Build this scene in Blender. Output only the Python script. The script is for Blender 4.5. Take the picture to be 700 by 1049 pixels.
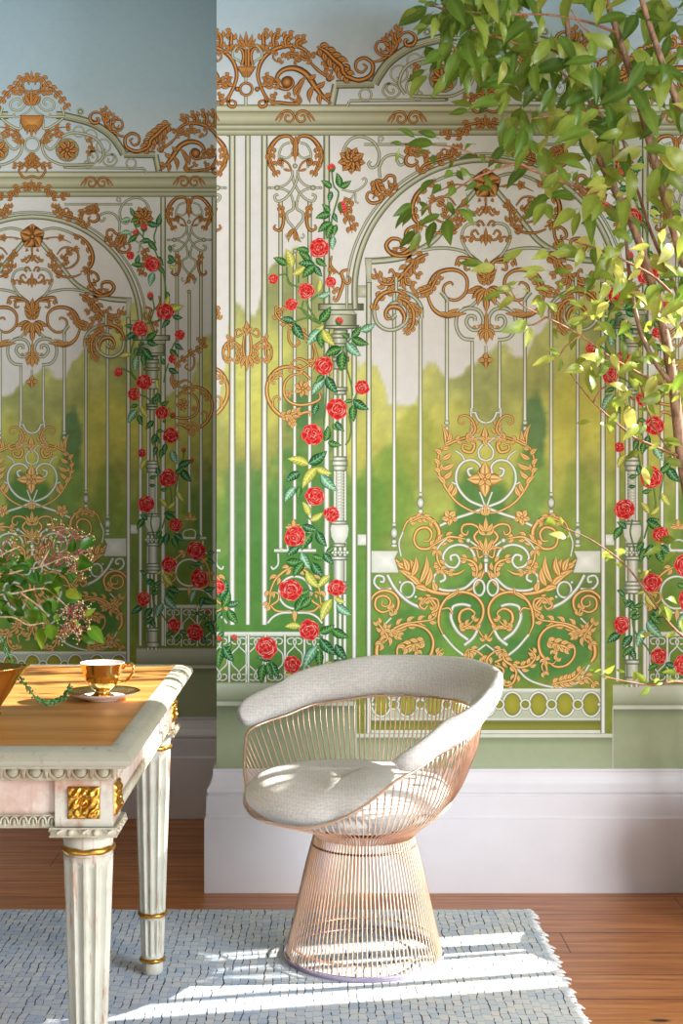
import bpy, bmesh, math, random
import numpy as np
from mathutils import Vector, Matrix, Euler
PI = math.pi
for o in list(bpy.data.objects): bpy.data.objects.remove(o)
C = bpy.context.scene.collection
SC = bpy.context.scene
# ------------------------------------------------------------------ camera
FPX, VPX, HOR, EYE = 1450.0, 330.0, 492.0, 1.24
D1, D2 = 4.28, 5.207          # distance of the main papered wall / of the recessed one
cam = bpy.data.cameras.new('camera'); co = bpy.data.objects.new('camera', cam); C.objects.link(co)
co.location = (0, 0, EYE); co.rotation_euler = (PI/2, 0, 0)
cam.sensor_fit = 'VERTICAL'; cam.sensor_height = 36.0; cam.lens = FPX/1049*36
cam.shift_x = (350-VPX)/1049; cam.shift_y = (HOR-524.5)/1049
cam.clip_start = .05
SC.camera = co
def at(px, py, Y): return Vector(((px-VPX)*Y/FPX, Y, EYE-(py-HOR)*Y/FPX))
# ------------------------------------------------------------------ light
W = bpy.data.worlds.new('world'); SC.world = W; W.use_nodes = True
bg = W.node_tree.nodes['Background']; bg.inputs[0].default_value = (.88, .95, 1, 1); bg.inputs[1].default_value = .36
sun = bpy.data.lights.new('sun', 'SUN'); so = bpy.data.objects.new('sun', sun); C.objects.link(so)
SUN_DIR = Vector((-1, -.2, -.62)).normalized()
so.rotation_euler = SUN_DIR.to_track_quat('-Z', 'Y').to_euler()
so.location = (5, 4, 4); sun.energy = 20.0; sun.angle = math.radians(.7); sun.color = (1, .94, .84)
def area(name, loc, target, sx, sy, e, col):
    l = bpy.data.lights.new(name, 'AREA'); l.shape = 'RECTANGLE'; l.size = sx; l.size_y = sy; l.energy = e; l.color = col
    o = bpy.data.objects.new(name, l); C.objects.link(o); o.location = loc
    o.rotation_euler = (Vector(target)-Vector(loc)).to_track_quat('-Z', 'Y').to_euler(); return o
area('bay_window_light', (3.5, 0, 1.55), (.2, 4.2, 1.1), 2.2, 2.6, 320, (.92, .97, 1))
area('recess_fill_light', (-1.0, 4.35, 3.05), (-.9, 5.2, 2.2), .9, .4, 6, (1, .96, .9))  # unseen lamp added to lift the upper part of the recessed wall
area('fill_light_behind_camera', (2.3, -.9, 1.6), (.8, 4.2, .8), 1.6, 1.8, 26, (.95, .98, 1))  # unseen fill lamp added to brighten the lower front wall and skirting
SC.view_settings.view_transform = 'Standard'; SC.view_settings.look = 'None'
SC.view_settings.gamma = 1; SC.view_settings.use_curve_mapping = False
SC.view_settings.exposure = 0.07
SC.cycles.max_bounces = 8; SC.cycles.transparent_max_bounces = 16
SC.cycles.sample_clamp_indirect = 4; SC.cycles.caustics_reflective = False; SC.cycles.caustics_refractive = False
# ------------------------------------------------------------------ helpers
def s2l(c):
    c = np.asarray(c, float)/255.
    return np.where(c <= .04045, c/12.92, ((c+.055)/1.055)**2.4)
def L4(c): return tuple(float(x) for x in s2l(c))+(1.,)
def link(o, parent=None):
    C.objects.link(o)
    if parent is not None: o.parent = parent
    return o
def mobj(name, verts, faces, mat, parent=None, smooth=False, loc=None):
    me = bpy.data.meshes.new(name); me.from_pydata([tuple(v) for v in verts], [], faces); me.update()
    if smooth: me.polygons.foreach_set('use_smooth', [True]*len(me.polygons))
    if mat: me.materials.append(mat)
    o = bpy.data.objects.new(name, me)
    if loc is not None: o.location = loc
    return link(o, parent)
class MB:
    """collects shapes into one mesh"""
    def __init__(s): s.v = []; s.f = []
    def add(s, vs, fs):
        n = len(s.v); s.v += [tuple(v) for v in vs]; s.f += [tuple(i+n for i in f) for f in fs]
    def box(s, x0, y0, z0, x1, y1, z1):
        s.add([(x0,y0,z0),(x1,y0,z0),(x1,y1,z0),(x0,y1,z0),(x0,y0,z1),(x1,y0,z1),(x1,y1,z1),(x0,y1,z1)],
              [(0,3,2,1),(4,5,6,7),(0,1,5,4),(1,2,6,5),(2,3,7,6),(3,0,4,7)])
    def tube(s, pts, r, n=6, closed=False, caps=True):
        pts = [Vector(p) for p in pts]; m = len(pts)
        rs = r if isinstance(r, (list, tuple)) else [r]*m
        vs = []; up = None
        for i, p in enumerate(pts):
            a = pts[(i-1) % m] if (closed or i > 0) else p
            b = pts[(i+1) % m] if (closed or i < m-1) else p
            t = (b-a)
            t = t.normalized() if t.length > 1e-9 else Vector((0,0,1))
            if up is None:
                up = t.orthogonal().normalized()
            up = up - t*up.dot(t)
            up = up.normalized() if up.length > 1e-6 else t.orthogonal().normalized()
            w = t.cross(up)
            for k in range(n):
                an = 2*PI*k/n
                vs.append(p+up*(math.cos(an)*rs[i])+w*(math.sin(an)*rs[i]))
        fs = []
        for i in range(m if closed else m-1):
            j = (i+1) % m
            for k in range(n):
                l = (k+1) % n
                fs.append((i*n+k, i*n+l, j*n+l, j*n+k))
        if caps and not closed:
            fs.append(tuple(range(n-1, -1, -1))); fs.append(tuple((m-1)*n+k for k in range(n)))
        s.add(vs, fs)
    def lathe(s, prof, n=32, c=(0,0,0), rmod=None, caps=True):
        vs = []; m = len(prof)
        for i, (r, z) in enumerate(prof):
            for k in range(n):
                an = 2*PI*k/n; rr = r*(rmod(an, z) if rmod else 1)
                vs.append((c[0]+rr*math.cos(an), c[1]+rr*math.sin(an), c[2]+z))
        fs = []
        for i in range(m-1):
            for k in range(n):
                l = (k+1) % n
                fs.append((i*n+k, i*n+l, (i+1)*n+l, (i+1)*n+k))
        if caps:
            if prof[0][0] > 1e-6: fs.append(tuple(range(n-1, -1, -1)))
            if prof[-1][0] > 1e-6: fs.append(tuple((m-1)*n+k for k in range(n)))
        s.add(vs, fs)
    def ball(s, c, r, n=8, sz=1.):
        prof = [(max(r*math.sin(PI*i/(n//2+1)), 1e-5), -r*sz*math.cos(PI*i/(n//2+1))) for i in range(n//2+2)]
        s.lathe(prof, n, c, caps=False)
    def build(s, name, mat, parent=None, smooth=True, loc=None, sharp=None):
        o = mobj(name, s.v, s.f, mat, parent, smooth, loc)
        if smooth and sharp:
            o.data.set_sharp_from_angle(angle=math.radians(sharp))
        return o
def tag(o, label=None, cat=None, group=None, kind=None):
    if label: o['label'] = label
    if cat: o['category'] = cat
    if group: o['group'] = group
    if kind: o['kind'] = kind
    return o
def empty(name, loc, label=None, cat=None, group=None, rz=0):
    o = bpy.data.objects.new(name, None); o.location = loc; o.rotation_euler = (0, 0, rz); o.empty_display_size = .1
    link(o); return tag(o, label, cat, group)
def crom(pts, n=8, closed=False):
    """Catmull-Rom through points of any dimension"""
    P = np.array([tuple(p) for p in pts], float); m = len(P); out = []
    if m < 3 and not closed:
        return [tuple(P[0]+(P[-1]-P[0])*t) for t in np.linspace(0, 1, n+1)]
    for i in range(m if closed else m-1):
        g = lambda k: P[k % m] if closed else (P[k] if 0 <= k < m else (2*P[0]-P[1] if k < 0 else 2*P[-1]-P[-2]))
        a, b, c, d = g(i-1), g(i), g(i+1), g(i+2)
        for t in np.arange(n)/n:
            out.append(tuple(.5*(2*b+(c-a)*t+(2*a-5*b+4*c-d)*t*t+(3*b-a-3*c+d)*t**3)))
    if not closed: out.append(tuple(P[-1]))
    return out
# ------------------------------------------------------------------ materials
class NT:
    def __init__(s, name):
        s.m = bpy.data.materials.new(name); s.m.use_nodes = True; s.t = s.m.node_tree
        s.b = s.t.nodes['Principled BSDF']
    def n(s, ty, **kw):
        nd = s.t.nodes.new(ty)
        for k, v in kw.items():
            if k.startswith('i_'): nd.inputs[k[2:].replace('_', ' ')].default_value = v
            else: setattr(nd, k, v)
        return nd
    def l(s, a, b): s.t.links.new(a, b)
    def set(s, **kw):
        for k, v in kw.items(): s.b.inputs[k.replace('_', ' ')].default_value = v
        return s
    def coords(s, scale=(1,1,1), rot=(0,0,0), obj=True):
        tc = s.n('ShaderNodeTexCoord'); mp = s.n('ShaderNodeMapping')
        mp.inputs['Scale'].default_value = scale; mp.inputs['Rotation'].default_value = rot
        s.l(tc.outputs['Object' if obj else 'Generated'], mp.inputs[0]); return mp.outputs[0]
    def noise(s, vec, scale, detail=4, rough=.5):
        nd = s.n('ShaderNodeTexNoise'); nd.inputs['Scale'].default_value = scale
        nd.inputs['Detail'].default_value = detail; nd.inputs['Roughness'].default_value = rough
        if vec is not None: s.l(vec, nd.inputs['Vector'])
        return nd.outputs['Fac']
    def ramp(s, fac, stops):
        r = s.n('ShaderNodeValToRGB'); e = r.color_ramp.elements
        while len(e) > 1: e.remove(e[-1])
        e[0].position = stops[0][0]; e[0].color = stops[0][1]
        for p, c in stops[1:]:
            q = e.new(p); q.color = c
        s.l(fac, r.inputs[0]); return r.outputs[0]
    def mix(s, fac, a, b, mode='MIX'):
        m = s.n('ShaderNodeMix', data_type='RGBA', blend_type=mode)
        for sock, v in ((m.inputs[0], fac), (m.inputs[6], a), (m.inputs[7], b)):
            if hasattr(v, 'is_linked') or isinstance(v, bpy.types.NodeSocket): s.l(v, sock)
            else: sock.default_value = v
        return m.outputs[2]
    def math(s, op, a, b=0.):
        m = s.n('ShaderNodeMath', operation=op)
        for sock, v in ((m.inputs[0], a), (m.inputs[1], b)):
            if isinstance(v, bpy.types.NodeSocket): s.l(v, sock)
            else: sock.default_value = v
        return m.outputs[0]
    def bump(s, h, dist=.001, strength=.5):
        b = s.n('ShaderNodeBump'); b.inputs['Distance'].default_value = dist; b.inputs['Strength'].default_value = strength
        s.l(h, b.inputs['Height']); s.l(b.outputs[0], s.b.inputs['Normal'])
    def color(s, c): s.l(c, s.b.inputs['Base Color'])
# ================================================================== the wallpaper: a painted garden gate
# drawn in millimetre-thin inlaid strokes, u = pixels from the gate's axis, v = pixels down (main wall's scale)
def Fc(x0, y0, k=5.): return lambda *p: [(x0+a/k-498, y0+b/k) for a, b in zip(p[::2], p[1::2])]
def Lc(x0, y0, k=6.087): return lambda *p: [((x0+a/k-33)/.822, (y0+b/k-492)/.822+492) for a, b in zip(p[::2], p[1::2])]
def U(*p): return [(a-498, b) for a, b in zip(p[::2], p[1::2])]
def mixc(a, b, t): t = min(max(t, 0), 1); return tuple(x+(y-x)*t for x, y in zip(a, b))
IRON = {'O': ((88,96,70),(118,130,104)), 'B': ((166,172,146),(206,212,198)), 'H': ((202,207,186),(238,240,232)), 'S': ((134,140,110),(176,184,164))}
GOLD = {'O': ((62,38,20),(132,88,40)), 'B': ((162,106,50),(210,164,90)), 'H': ((208,156,88),(240,210,148)), 'S': ((112,70,32),(178,126,60))}
def iron(k, v): return mixc(*IRON[k], (v-300)/170.)
def gold(k, v): return mixc(*GOLD[k], (v-240)/230.)
def flat(**d): return lambda k, v: d[k]
LEAFD = flat(O=(26,64,34), B=(52,118,52), H=(92,150,74), S=(34,88,42), V=(140,182,110))
LEAFD2 = flat(O=(24,62,42), B=(40,104,60), H=(80,140,88), S=(28,80,48), V=(140,190,140))
LEAFB = flat(O=(40,92,70), B=(112,172,136), H=(158,206,172), S=(84,146,110), V=(206,232,206))
LEAFY = flat(O=(122,130,44), B=(190,196,74), H=(222,218,116), S=(158,170,60), V=(236,234,160))
STEM = flat(O=(40,78,36), B=(92,138,62), H=(130,168,90), S=(62,108,48))
ROUND = [(-1,'O'),(-.74,'O'),(-.5,'B'),(-.12,'H'),(.25,'B'),(.62,'S'),(.8,'O'),(1,'O')]
PETAL = [(-1,'O'),(-.84,'O'),(-.66,'B'),(-.3,'H'),(-.06,'S'),(.06,'S'),(.22,'H'),(.55,'B'),(.82,'S'),(1,'O')]
LEAFX = [(-1,'O'),(-.9,'O'),(-.8,'S'),(-.25,'B'),(-.1,'S'),(-.05,'V'),(.05,'V'),(.1,'H'),(.6,'B'),(.85,'S'),(.9,'O'),(1,'O')]
CELL = 4.0; DH = .00005
def vnoise(x, y, seed=0):
    xi = np.floor(x).astype(int); yi = np.floor(y).astype(int); xf = x-xi; yf = y-yi
    h = lambda a, b: np.modf(np.abs(np.sin(a*127.1+b*311.7+seed*74.7)*43758.5453))[0]
    sx = xf*xf*(3-2*xf); sy = yf*yf*(3-2*yf)
    return (h(xi,yi)*(1-sx)+h(xi+1,yi)*sx)*(1-sy)+(h(xi,yi+1)*(1-sx)+h(xi+1,yi+1)*sx)*sy
def fbm(x, y, seed=0, oct=4):
    t = 0; a = .5
    for o in range(oct): t = t+a*vnoise(x*2**o, y*2**o, seed+o); a *= .5
    return t/.9375
class Mural:
    def __init__(s): s.V = []; s.F = []; s.K = []; s.occ = {}; s.a = 0.; s.b = 1.; s.rng = random.Random(3)
    def prim(s, vs, fs, cs, cells=None):
        P = [(s.a+s.b*u, v) for u, v in vs]
        if cells is None:
            cells = set()
            for f in fs:
                q = [P[i] for i in f]; cu = sum(p[0] for p in q)/len(q); cv = sum(p[1] for p in q)/len(q)
                for w in q: cells.add((int(w[0]//CELL), int(w[1]//CELL))); cells.add((int((w[0]+cu)/2//CELL), int((w[1]+cv)/2//CELL)))
                cells.add((int(cu//CELL), int(cv//CELL)))
        h = max((s.occ.get(c, 0) for c in cells), default=0)+1
        for c in cells: s.occ[c] = h
        n = len(s.V); s.V += [(p[0], p[1], h) for p in P]; s.K += list(cs)
        s.F += [tuple(i+n for i in f) for f in fs]
    def ribbon(s, pts, w, sch=iron, sec=ROUND, n=None, closed=False):
        pts = list(pts)
        L = sum(math.dist(p, q) for p, q in zip(pts, pts[1:]))
        n = n or max(2, min(12, int(L/max(len(pts)-1, 1)/1.8)))
        P = crom(pts, n, closed); m = len(P)
        ws = w if isinstance(w, (list, tuple)) else [w, w]
        if sch is gold and sec is ROUND: ws = [max(.8, x*.9) for x in ws]
        xs = np.linspace(0, 1, len(ws)); W = np.interp(np.linspace(0, 1, m), xs, ws)*.5
        vs = []; cs = []; k = len(sec)
        for i, p in enumerate(P):
            a = P[(i-1) % m] if closed or i else P[0]; b = P[(i+1) % m] if closed or i < m-1 else P[-1]
            t = np.array((b[0]-a[0], b[1]-a[1])); t = t/(np.hypot(*t)+1e-9); nx, ny = -t[1], t[0]
            if nx < 0 or (abs(nx) < 1e-3 and ny > 0): flip = -1   # light from the upper left of the print
            else: flip = 1
            for o, c in sec:
                vs.append((p[0]+nx*o*W[i], p[1]+ny*o*W[i])); cs.append(sch(c, p[1]))
        fs = []
        for i in range(m if closed else m-1):
            j = (i+1) % m
            for q in range(k-1): fs.append((i*k+q, i*k+q+1, j*k+q+1, j*k+q))
        s.prim(vs, fs, cs)
    def leaf(s, a, b, w, bend=0., sch=gold, sec=PETAL, shape=None):
        a = np.array(a); b = np.array(b); d = b-a; nrm = np.array((-d[1], d[0]))
        P = [tuple(a+d*t+nrm*bend*math.sin(PI*t)) for t in (0, .25, .5, .75, 1)]
        s.ribbon(P, [w*x for x in (shape or (.12,.55,.88,1,.97,.82,.58,.3,.05))], sch, sec, n=3)
    def disc(s, c, rx, stops, sch=None, ry=None, n=14, rot=0, wob=0., ph=0):
        ry = ry or rx; vs = [c]; cs = [stops[0][1]]; fs = []; k = len(stops)
        for j, (r, col) in enumerate(stops[1:]):
            for i in range(n):
                an = 2*PI*i/n; q = 1+wob*math.sin(an*5+ph)
                x, y = rx*r*math.cos(an)*q, ry*r*math.sin(an)*q
                vs.append((c[0]+x*math.cos(rot)-y*math.sin(rot), c[1]+x*math.sin(rot)+y*math.cos(rot))); cs.append(col)
        for i in range(n): fs.append((0, 1+i, 1+(i+1) % n))
        for j in range(k-2):
            for i in range(n):
                fs.append((1+j*n+i, 1+(j+1)*n+i, 1+(j+1)*n+(i+1) % n, 1+j*n+(i+1) % n))
        s.prim(vs, fs, cs)
    def ring(s, c, r, w, sch=iron, ry=None):
        ry = ry or r
        s.ribbon([(c[0]+r*math.cos(2*PI*i/12), c[1]+ry*math.sin(2*PI*i/12)) for i in range(12)], w, sch, closed=True, n=3)
    def ball(s, c, r, sch=iron, ry=None):
        v = c[1]; s.disc(c, r, [(0, sch('H', v)), (.45, sch('B', v)), (.72, sch('S', v)), (.8, sch('O', v)), (1, sch('O', v))], ry=ry, n=12)
    def bands(s, st, u0, u1):
        vs = []; cs = []
        for v, c in st: vs += [(u0, v), (u1, v)]; cs += [c, c]
        fs = [(2*i, 2*i+1, 2*i+3, 2*i+2) for i in range(len(st)-1)]
        cells = {(int(a), int(b)) for a in range(int(min(s.a+s.b*u0, s.a+s.b*u1)//CELL), int(max(s.a+s.b*u0, s.a+s.b*u1)//CELL)+1) for b in range(int(st[0][0]//CELL), int(st[-1][0]//CELL)+1)}
        s.prim(vs, fs, cs, cells)
    def cbands(s, st, v0, v1, uc, hw):
        """upright member: colours across, as [(offset -1..1, key)]"""
        vs = []; cs = []; N = max(2, int(abs(v1-v0)/12)); k = len(st)
        for i in range(N+1):
            v = v0+(v1-v0)*i/N
            for o, c in st: vs.append((uc+o*hw, v)); cs.append(iron(c, v))
        fs = [(i*k+j, i*k+j+1, (i+1)*k+j+1, (i+1)*k+j) for i in range(N) for j in range(k-1)]
        x = [s.a+s.b*(uc-hw), s.a+s.b*(uc+hw)]
        cells = {(a, b) for a in range(int(min(x)//CELL), int(max(x)//CELL)+1) for b in range(int(v0//CELL), int(v1//CELL)+1)}
        s.prim(vs, fs, cs, cells)
    def bar(s, u, v0, v1, w): s.cbands([(-1,'O'),(-.72,'O'),(-.5,'B'),(-.1,'H'),(.3,'H'),(.6,'S'),(.78,'O'),(1,'O')], v0, v1, u, w/2)
    def poly(s, pts, key='B', sch=iron, edge=.8):
        c = (sum(p[0] for p in pts)/len(pts), sum(p[1] for p in pts)/len(pts)); n = len(pts)
        inn = []
        for p in pts:
            d = math.dist(p, c) or 1; f = max(0, d-edge)/d; inn.append((c[0]+(p[0]-c[0])*f, c[1]+(p[1]-c[1])*f))
        vs = [c]+inn+inn+list(pts); cs = [sch('H', c[1])]+[sch(key, p[1]) for p in inn]+[sch('O', p[1]) for p in inn]+[sch('O', p[1]) for p in pts]
        fs = [(0, 1+i, 1+(i+1) % n) for i in range(n)]+[(1+n+i, 1+2*n+i, 1+2*n+(i+1) % n, 1+n+(i+1) % n) for i in range(n)]
        us = [s.a+s.b*p[0] for p in pts]; q = [p[1] for p in pts]
        cells = {(a, b) for a in range(int(min(us)//CELL), int(max(us)//CELL)+1) for b in range(int(min(q)//CELL), int(max(q)//CELL)+1)}
        s.prim(vs, fs, cs, cells)
    # ---- compound ornaments
    def acan(s, pts, w, n=4, ll=8, lw=3.6, side='both', sch=gold, ang=42, t0=.12, t1=.92):
        """acanthus: a tapering stem with curling lobes"""
        P = crom(pts, 6); m = len(P); n = int(n*1.1+.5); ll *= 1.2; lw *= 1.5
        for i in range(n):
            t = t0+(t1-t0)*i/max(n-1, 1); k = min(m-2, int(t*(m-1))); p = np.array(P[k]); d = np.array(P[k+1])-p; d = d/(np.hypot(*d)+1e-9)
            for sd in ((1, -1) if side == 'both' else ((1,) if side == 'L' else (-1,))):
                a = math.radians(ang)*sd; e = np.array((d[0]*math.cos(a)-d[1]*math.sin(a), d[0]*math.sin(a)+d[1]*math.cos(a)))
                l = ll*(1-.35*abs(t-.45)*2)
                s.leaf(p-d*2.0, p+e*l, lw, .22*sd, sch)
        s.ribbon(pts, [w*.4, w*.85, w*.75, w*.45, .6] if not isinstance(w, list) else [max(.8, x*.78) for x in w], sch)
    def rosette(s, c, r, n, rot=0, w=.8, sch=gold, core=.24):
        for k in range(n):
            a = rot+2*PI*k/n
            s.leaf((c[0]+r*.1*math.cos(a), c[1]+r*.1*math.sin(a)), (c[0]+r*math.cos(a), c[1]+r*math.sin(a)), 2*r*w*math.sin(PI/n), 0, sch)
        s.ball(c, r*core, sch)
    def tuft(s, p, d, l, n=3, spread=70, w=3, sch=gold):
        """fan of lobes at p pointing along angle d (degrees, 0 = right, 90 = down)"""
        order = sorted(range(n), key=lambda k: -abs(k-(n-1)/2))
        for k in order:
            a = math.radians(d+(k/(n-1)-.5)*spread if n > 1 else d); f = 1-.25*abs(k-(n-1)/2)/max((n-1)/2, .5)
            s.leaf(p, (p[0]+l*f*math.cos(a), p[1]+l*f*math.sin(a)), w, .12*np.sign(k-(n-1)/2), sch)
    def rleaf(s, a, b, w, kind='d', bend=.06):
        sch = {'d': LEAFD, 'e': LEAFD2, 'b': LEAFB, 'y': LEAFY}[kind]
        s.leaf(a, b, w, bend, sch, LEAFX, (.1,.6,.9,1,.95,.8,.6,.35,.05))
        a = np.array(a); d = np.array(b)-a
        if np.hypot(*d) > 9:
            nr = np.array((-d[1], d[0]))/np.hypot(*d)
            for t in (.25, .42, .58, .74):
                for sd in (1, -1):
                    p = a+d*t+nr*bend*np.hypot(*d)*math.sin(PI*t); q = p+d*.11+nr*sd*w*.34*math.sin(PI*min(1, t+.06))
                    s.ribbon([tuple(p), tuple(q)], [.55, .3], sch, [(-1,'V'),(1,'V')], n=1)
    def rose(s, c, r):
        g = s.rng; D, R, P, E = (158,28,32), (208,42,42), (228,66,58), (248,172,156)
        st = [(0, D), (.35, (186,34,36)), (.7, R), (.9, P), (.93, (240,116,104)), (1, (240,120,108))]
        s.disc(c, r*.9, [(0, D), (1, (172,30,34))], n=12)
        ph = g.random()*6
        for k in range(7):
            a = ph+2*PI*(k*3 % 7)/7+g.uniform(-.2, .2); rr = r*g.uniform(.52, .66); q = g.uniform(.34, .46)
            s.disc((c[0]+rr*math.cos(a), c[1]+rr*math.sin(a)), r*q*.9, st, ry=r*q*1.15, rot=a, n=14, wob=.1, ph=g.random()*6)
        for k in range(5):
            a = ph+.4+2*PI*k/5+g.uniform(-.3, .3); rr = r*g.uniform(.2, .38)
            s.disc((c[0]+rr*math.cos(a), c[1]+rr*math.sin(a)), r*.26, st, ry=r*g.uniform(.3, .4), rot=a, n=12, wob=.1, ph=g.random()*6)
        arc = flat(O=E, B=E, H=E, S=E); dk = flat(O=D, B=D, H=D, S=D)
        for k in range(int(5+r*.7)):
            a = g.uniform(0, 2*PI); rr = r*g.uniform(.12, .86); w = g.uniform(.35, .75)*min(1, r*.45/rr)
            ln = lambda q, o: [(c[0]+(q+o*math.sin(PI*t))*math.cos(a+(t-.5)*2*w), c[1]+(q+o*math.sin(PI*t))*math.sin(a+(t-.5)*2*w)) for t in (0, .33, .66, 1)]
            s.ribbon(ln(rr-r*.07, r*.05), [.2, .07*r, .2], dk, [(-1,'B'),(1,'B')], n=2); s.ribbon(ln(rr, r*.05), [.2, .055*r+.3, .2], arc, [(-1,'B'),(1,'B')], n=2)
    def bud(s, a, b, w):
        """a closed or side-on bloom from its green base a to its red tip b"""
        d = np.array(b)-np.array(a); n = np.array((-d[1], d[0]))/np.hypot(*d)
        st = flat(O=(190,44,44), B=(214,46,46), H=(240,120,108), S=(176,28,34))
        for k in (-1, 1, 0): s.leaf(a, tuple(np.array(b)+n*k*w*.32-d*.12*abs(k)), w*.62, .12*k, st)
        for k in (-1, 0, 1): s.leaf(tuple(np.array(a)-d*.08), tuple(np.array(a)+d*.42+n*k*w*.45), w*.32, 0, LEAFD)
    def stem(s, pts, w=1.8): s.ribbon(pts, w, STEM)

M = Mural()
def sides(*which):
    for a, b in which: M.a, M.b = a, b; yield
    M.a, M.b = 0., 1.
ID, M0, M246 = (0., 1.), (0., -1.), (-489., -1.)
G = gold
# ---- stone plinths and steps
for _ in sides(ID):
    ST = (168,178,148)
    M.bands([(699,(150,160,132)),(701,(196,204,182)),(706,(186,196,170)),(716,(160,172,142)),(718,(140,152,122)),(719,(206,212,194)),(722.5,(214,218,202)),(723.5,(128,140,110)),(732,(156,168,134)),(760,(166,176,144)),(788,(160,172,138))], -500, -133)
    M.bands([(751,(96,104,52)),(752,(214,218,202)),(755,(206,212,192)),(756,(130,142,110)),(764,(160,170,138)),(788,(166,176,146))], -133, 130)
    M.bands([(701,(150,160,132)),(703,(200,208,188)),(709,(196,204,182)),(718,(166,176,148)),(722,(140,152,122)),(723,(206,212,194)),(726,(214,218,202)),(727,(126,138,108)),(736,(160,172,138)),(762,(170,180,148)),(788,(162,174,140))], 130, 620)
    M.bar(-133, 722, 788, 1.2); M.bar(130, 724, 788, 1.2)
# ---- entablature
M.bands([(107,(104,110,82)),(108.5,(150,154,124)),(110,(196,200,176)),(113,(188,192,166)),(114.5,(122,128,98)),(116,(160,164,134)),(121,(186,190,162)),(126,(158,162,132)),(128,(112,118,88)),(129.5,(196,200,176)),(132,(150,154,124)),(133,(118,122,94)),(134.5,(188,192,164)),(137.5,(150,156,126)),(139,(100,106,80))], -520, 640)
# ---- upright bars of the side panels (centre u=-195.6, next panel beyond the axis u=-246)
for _ in sides(ID, M0, M246):
    for u, v0, v1, w in ((-227,139,640 if M.a > -1 else 140,6.8),(-210.4,206,563,4.6),(-196,259,532,4.2),(-180.6,206,563,4.6),(-163.2,139,698,6.8)): M.bar(u, v0, v1, w)
for _ in sides(ID, M0): M.bar(-244, 139, 640, 5.6); M.bar(-260, 139, 640, 6.8); M.bar(-135, 326, 698, 5.4)
# ---- pediment, scroll work over the gate
c1 = Fc(220, 20); c2 = Fc(340, 20); l3 = Lc(0, 60, 5); l4 = Lc(100, 90, 5)
for _ in sides(ID, M0):
    path = c2(0,438, 22,332) + c2(218,330) + c2(240,290, 290,222, 362,166, 440,128) + [(-40, 38), (-30, 37)]
    M.ribbon(path[:2], 8); M.ribbon([path[1], path[2]], 9); M.ribbon(path[2:], 10)
    for off in (1.6,):
        M.ribbon([path[1], path[2]], 2.2); M.ribbon(path[2:], 2.4)
    M.ribbon(c2(78,447, 92,418), 3); M.ribbon(c2(92,417, 300,414, 560,412)+[(-40, 101)], 3.4)
    M.ring(c2(173,385)[0], 6, 2.4)
    for x, y, r in ((425,213,7.6),(345,278,8.6),(500,188,6.6)): M.ring(c2(x, y)[0], r, 2)
    M.ribbon(c2(330,330, 352,318, 345,298, 330,305), 2); M.ribbon(c2(450,215, 455,240, 435,245), 2)
    M.ribbon(c2(312,352, 318,372, 300,378, 280,355, 290,332, 325,335, 350,365, 330,395, 290,400, 262,370, 275,335, 300,325), 2.4)
    M.ribbon(c2(455,395, 430,380, 425,405, 450,410, 462,380, 430,360), 2.4)
    M.ribbon([(-u, v) for u, v in l3(480,510, 465,480, 490,478, 500,510, 480,538, 452,520, 460,480, 500,470)], 2.6)
    big = [(-u, v) for u, v in l3(505,535, 530,490, 510,430, 460,395, 380,380, 320,400, 290,440, 260,465, 235,450, 240,420, 270,412)]
    M.ribbon(big, 3.6)
    M.ribbon([(-u, v) for u, v in l3(290,345, 235,385, 215,440, 235,500, 290,535, 345,545, 480,542)], 3.6)
    M.acan([(-u, v) for u, v in l3(225,440, 232,395, 270,365, 320,352, 365,350)], 4, 4, 6, 3.4, 'both')
    M.acan([(-u, v) for u, v in l3(235,420, 290,385, 320,395)], 3, 3, 5, 3, 'both')
    M.acan([(-u, v) for u, v in l3(450,405, 470,440, 462,475, 445,490)], 3.5, 3, 4, 3, 'both')
    f = (-l3(345,468)[0][0], l3(345,468)[0][1]); M.disc(f, 15, [(0, (120,124,96)), (.9, (150,154,124)), (1, (90,96,70))]); M.rosette(f, 14.5, 8)
    # crest: rim scrolls of the cartouche
    M.ribbon([(-u, v) for u, v in l3(165,245, 190,275, 240,300, 262,292, 250,282)], 2.6)
    M.ribbon([(-u, v) for u, v in l3(240,240, 222,225, 240,205, 275,225, 270,258, 230,265, 200,235, 205,200)], 3)
    M.ribbon([(-u, v) for u, v in l3(318,250, 325,300, 270,345, 225,358, 222,310)], 3.6)
    M.ribbon([(-u, v) for u, v in l3(330,298, 262,298)], 3.6)
    M.ball((-l3(412,272)[0][0], l3(412,272)[0][1]), 3); M.ring((-l3(412,272)[0][0], l3(412,272)[0][1]), 4, 1.6)
    M.acan([(-u, v) for u, v in l3(165,95, 215,100, 245,140, 290,175, 325,220, 362,270)], [2,4,4.5,4.5,4,1], 6, 6, 3.6, 'both')
    M.ribbon([(-u, v) for u, v in l3(165,170, 205,160, 212,125, 190,112, 180,135)], [3,3.2,2.8,2], G)
    M.acan([(-u, v) for u, v in l3(165,235, 180,190, 230,165, 262,170)], 4, 4, 6, 3.4, 'both')
M.poly([(u, v) for u, v in l3(105,290, 225,290, 222,330, 200,365, 162,378, 125,365, 105,330)], 'B', G)
M.tuft(l3(162,340)[0], 90, 16, 5, 90, 4.6); M.tuft(l3(162,120)[0], -90, 15, 5, 110, 4); M.tuft(l3(162,240)[0], -90, 22, 5, 90, 5)
M.ring(l3(165,440)[0], 9, 2.8)
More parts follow.
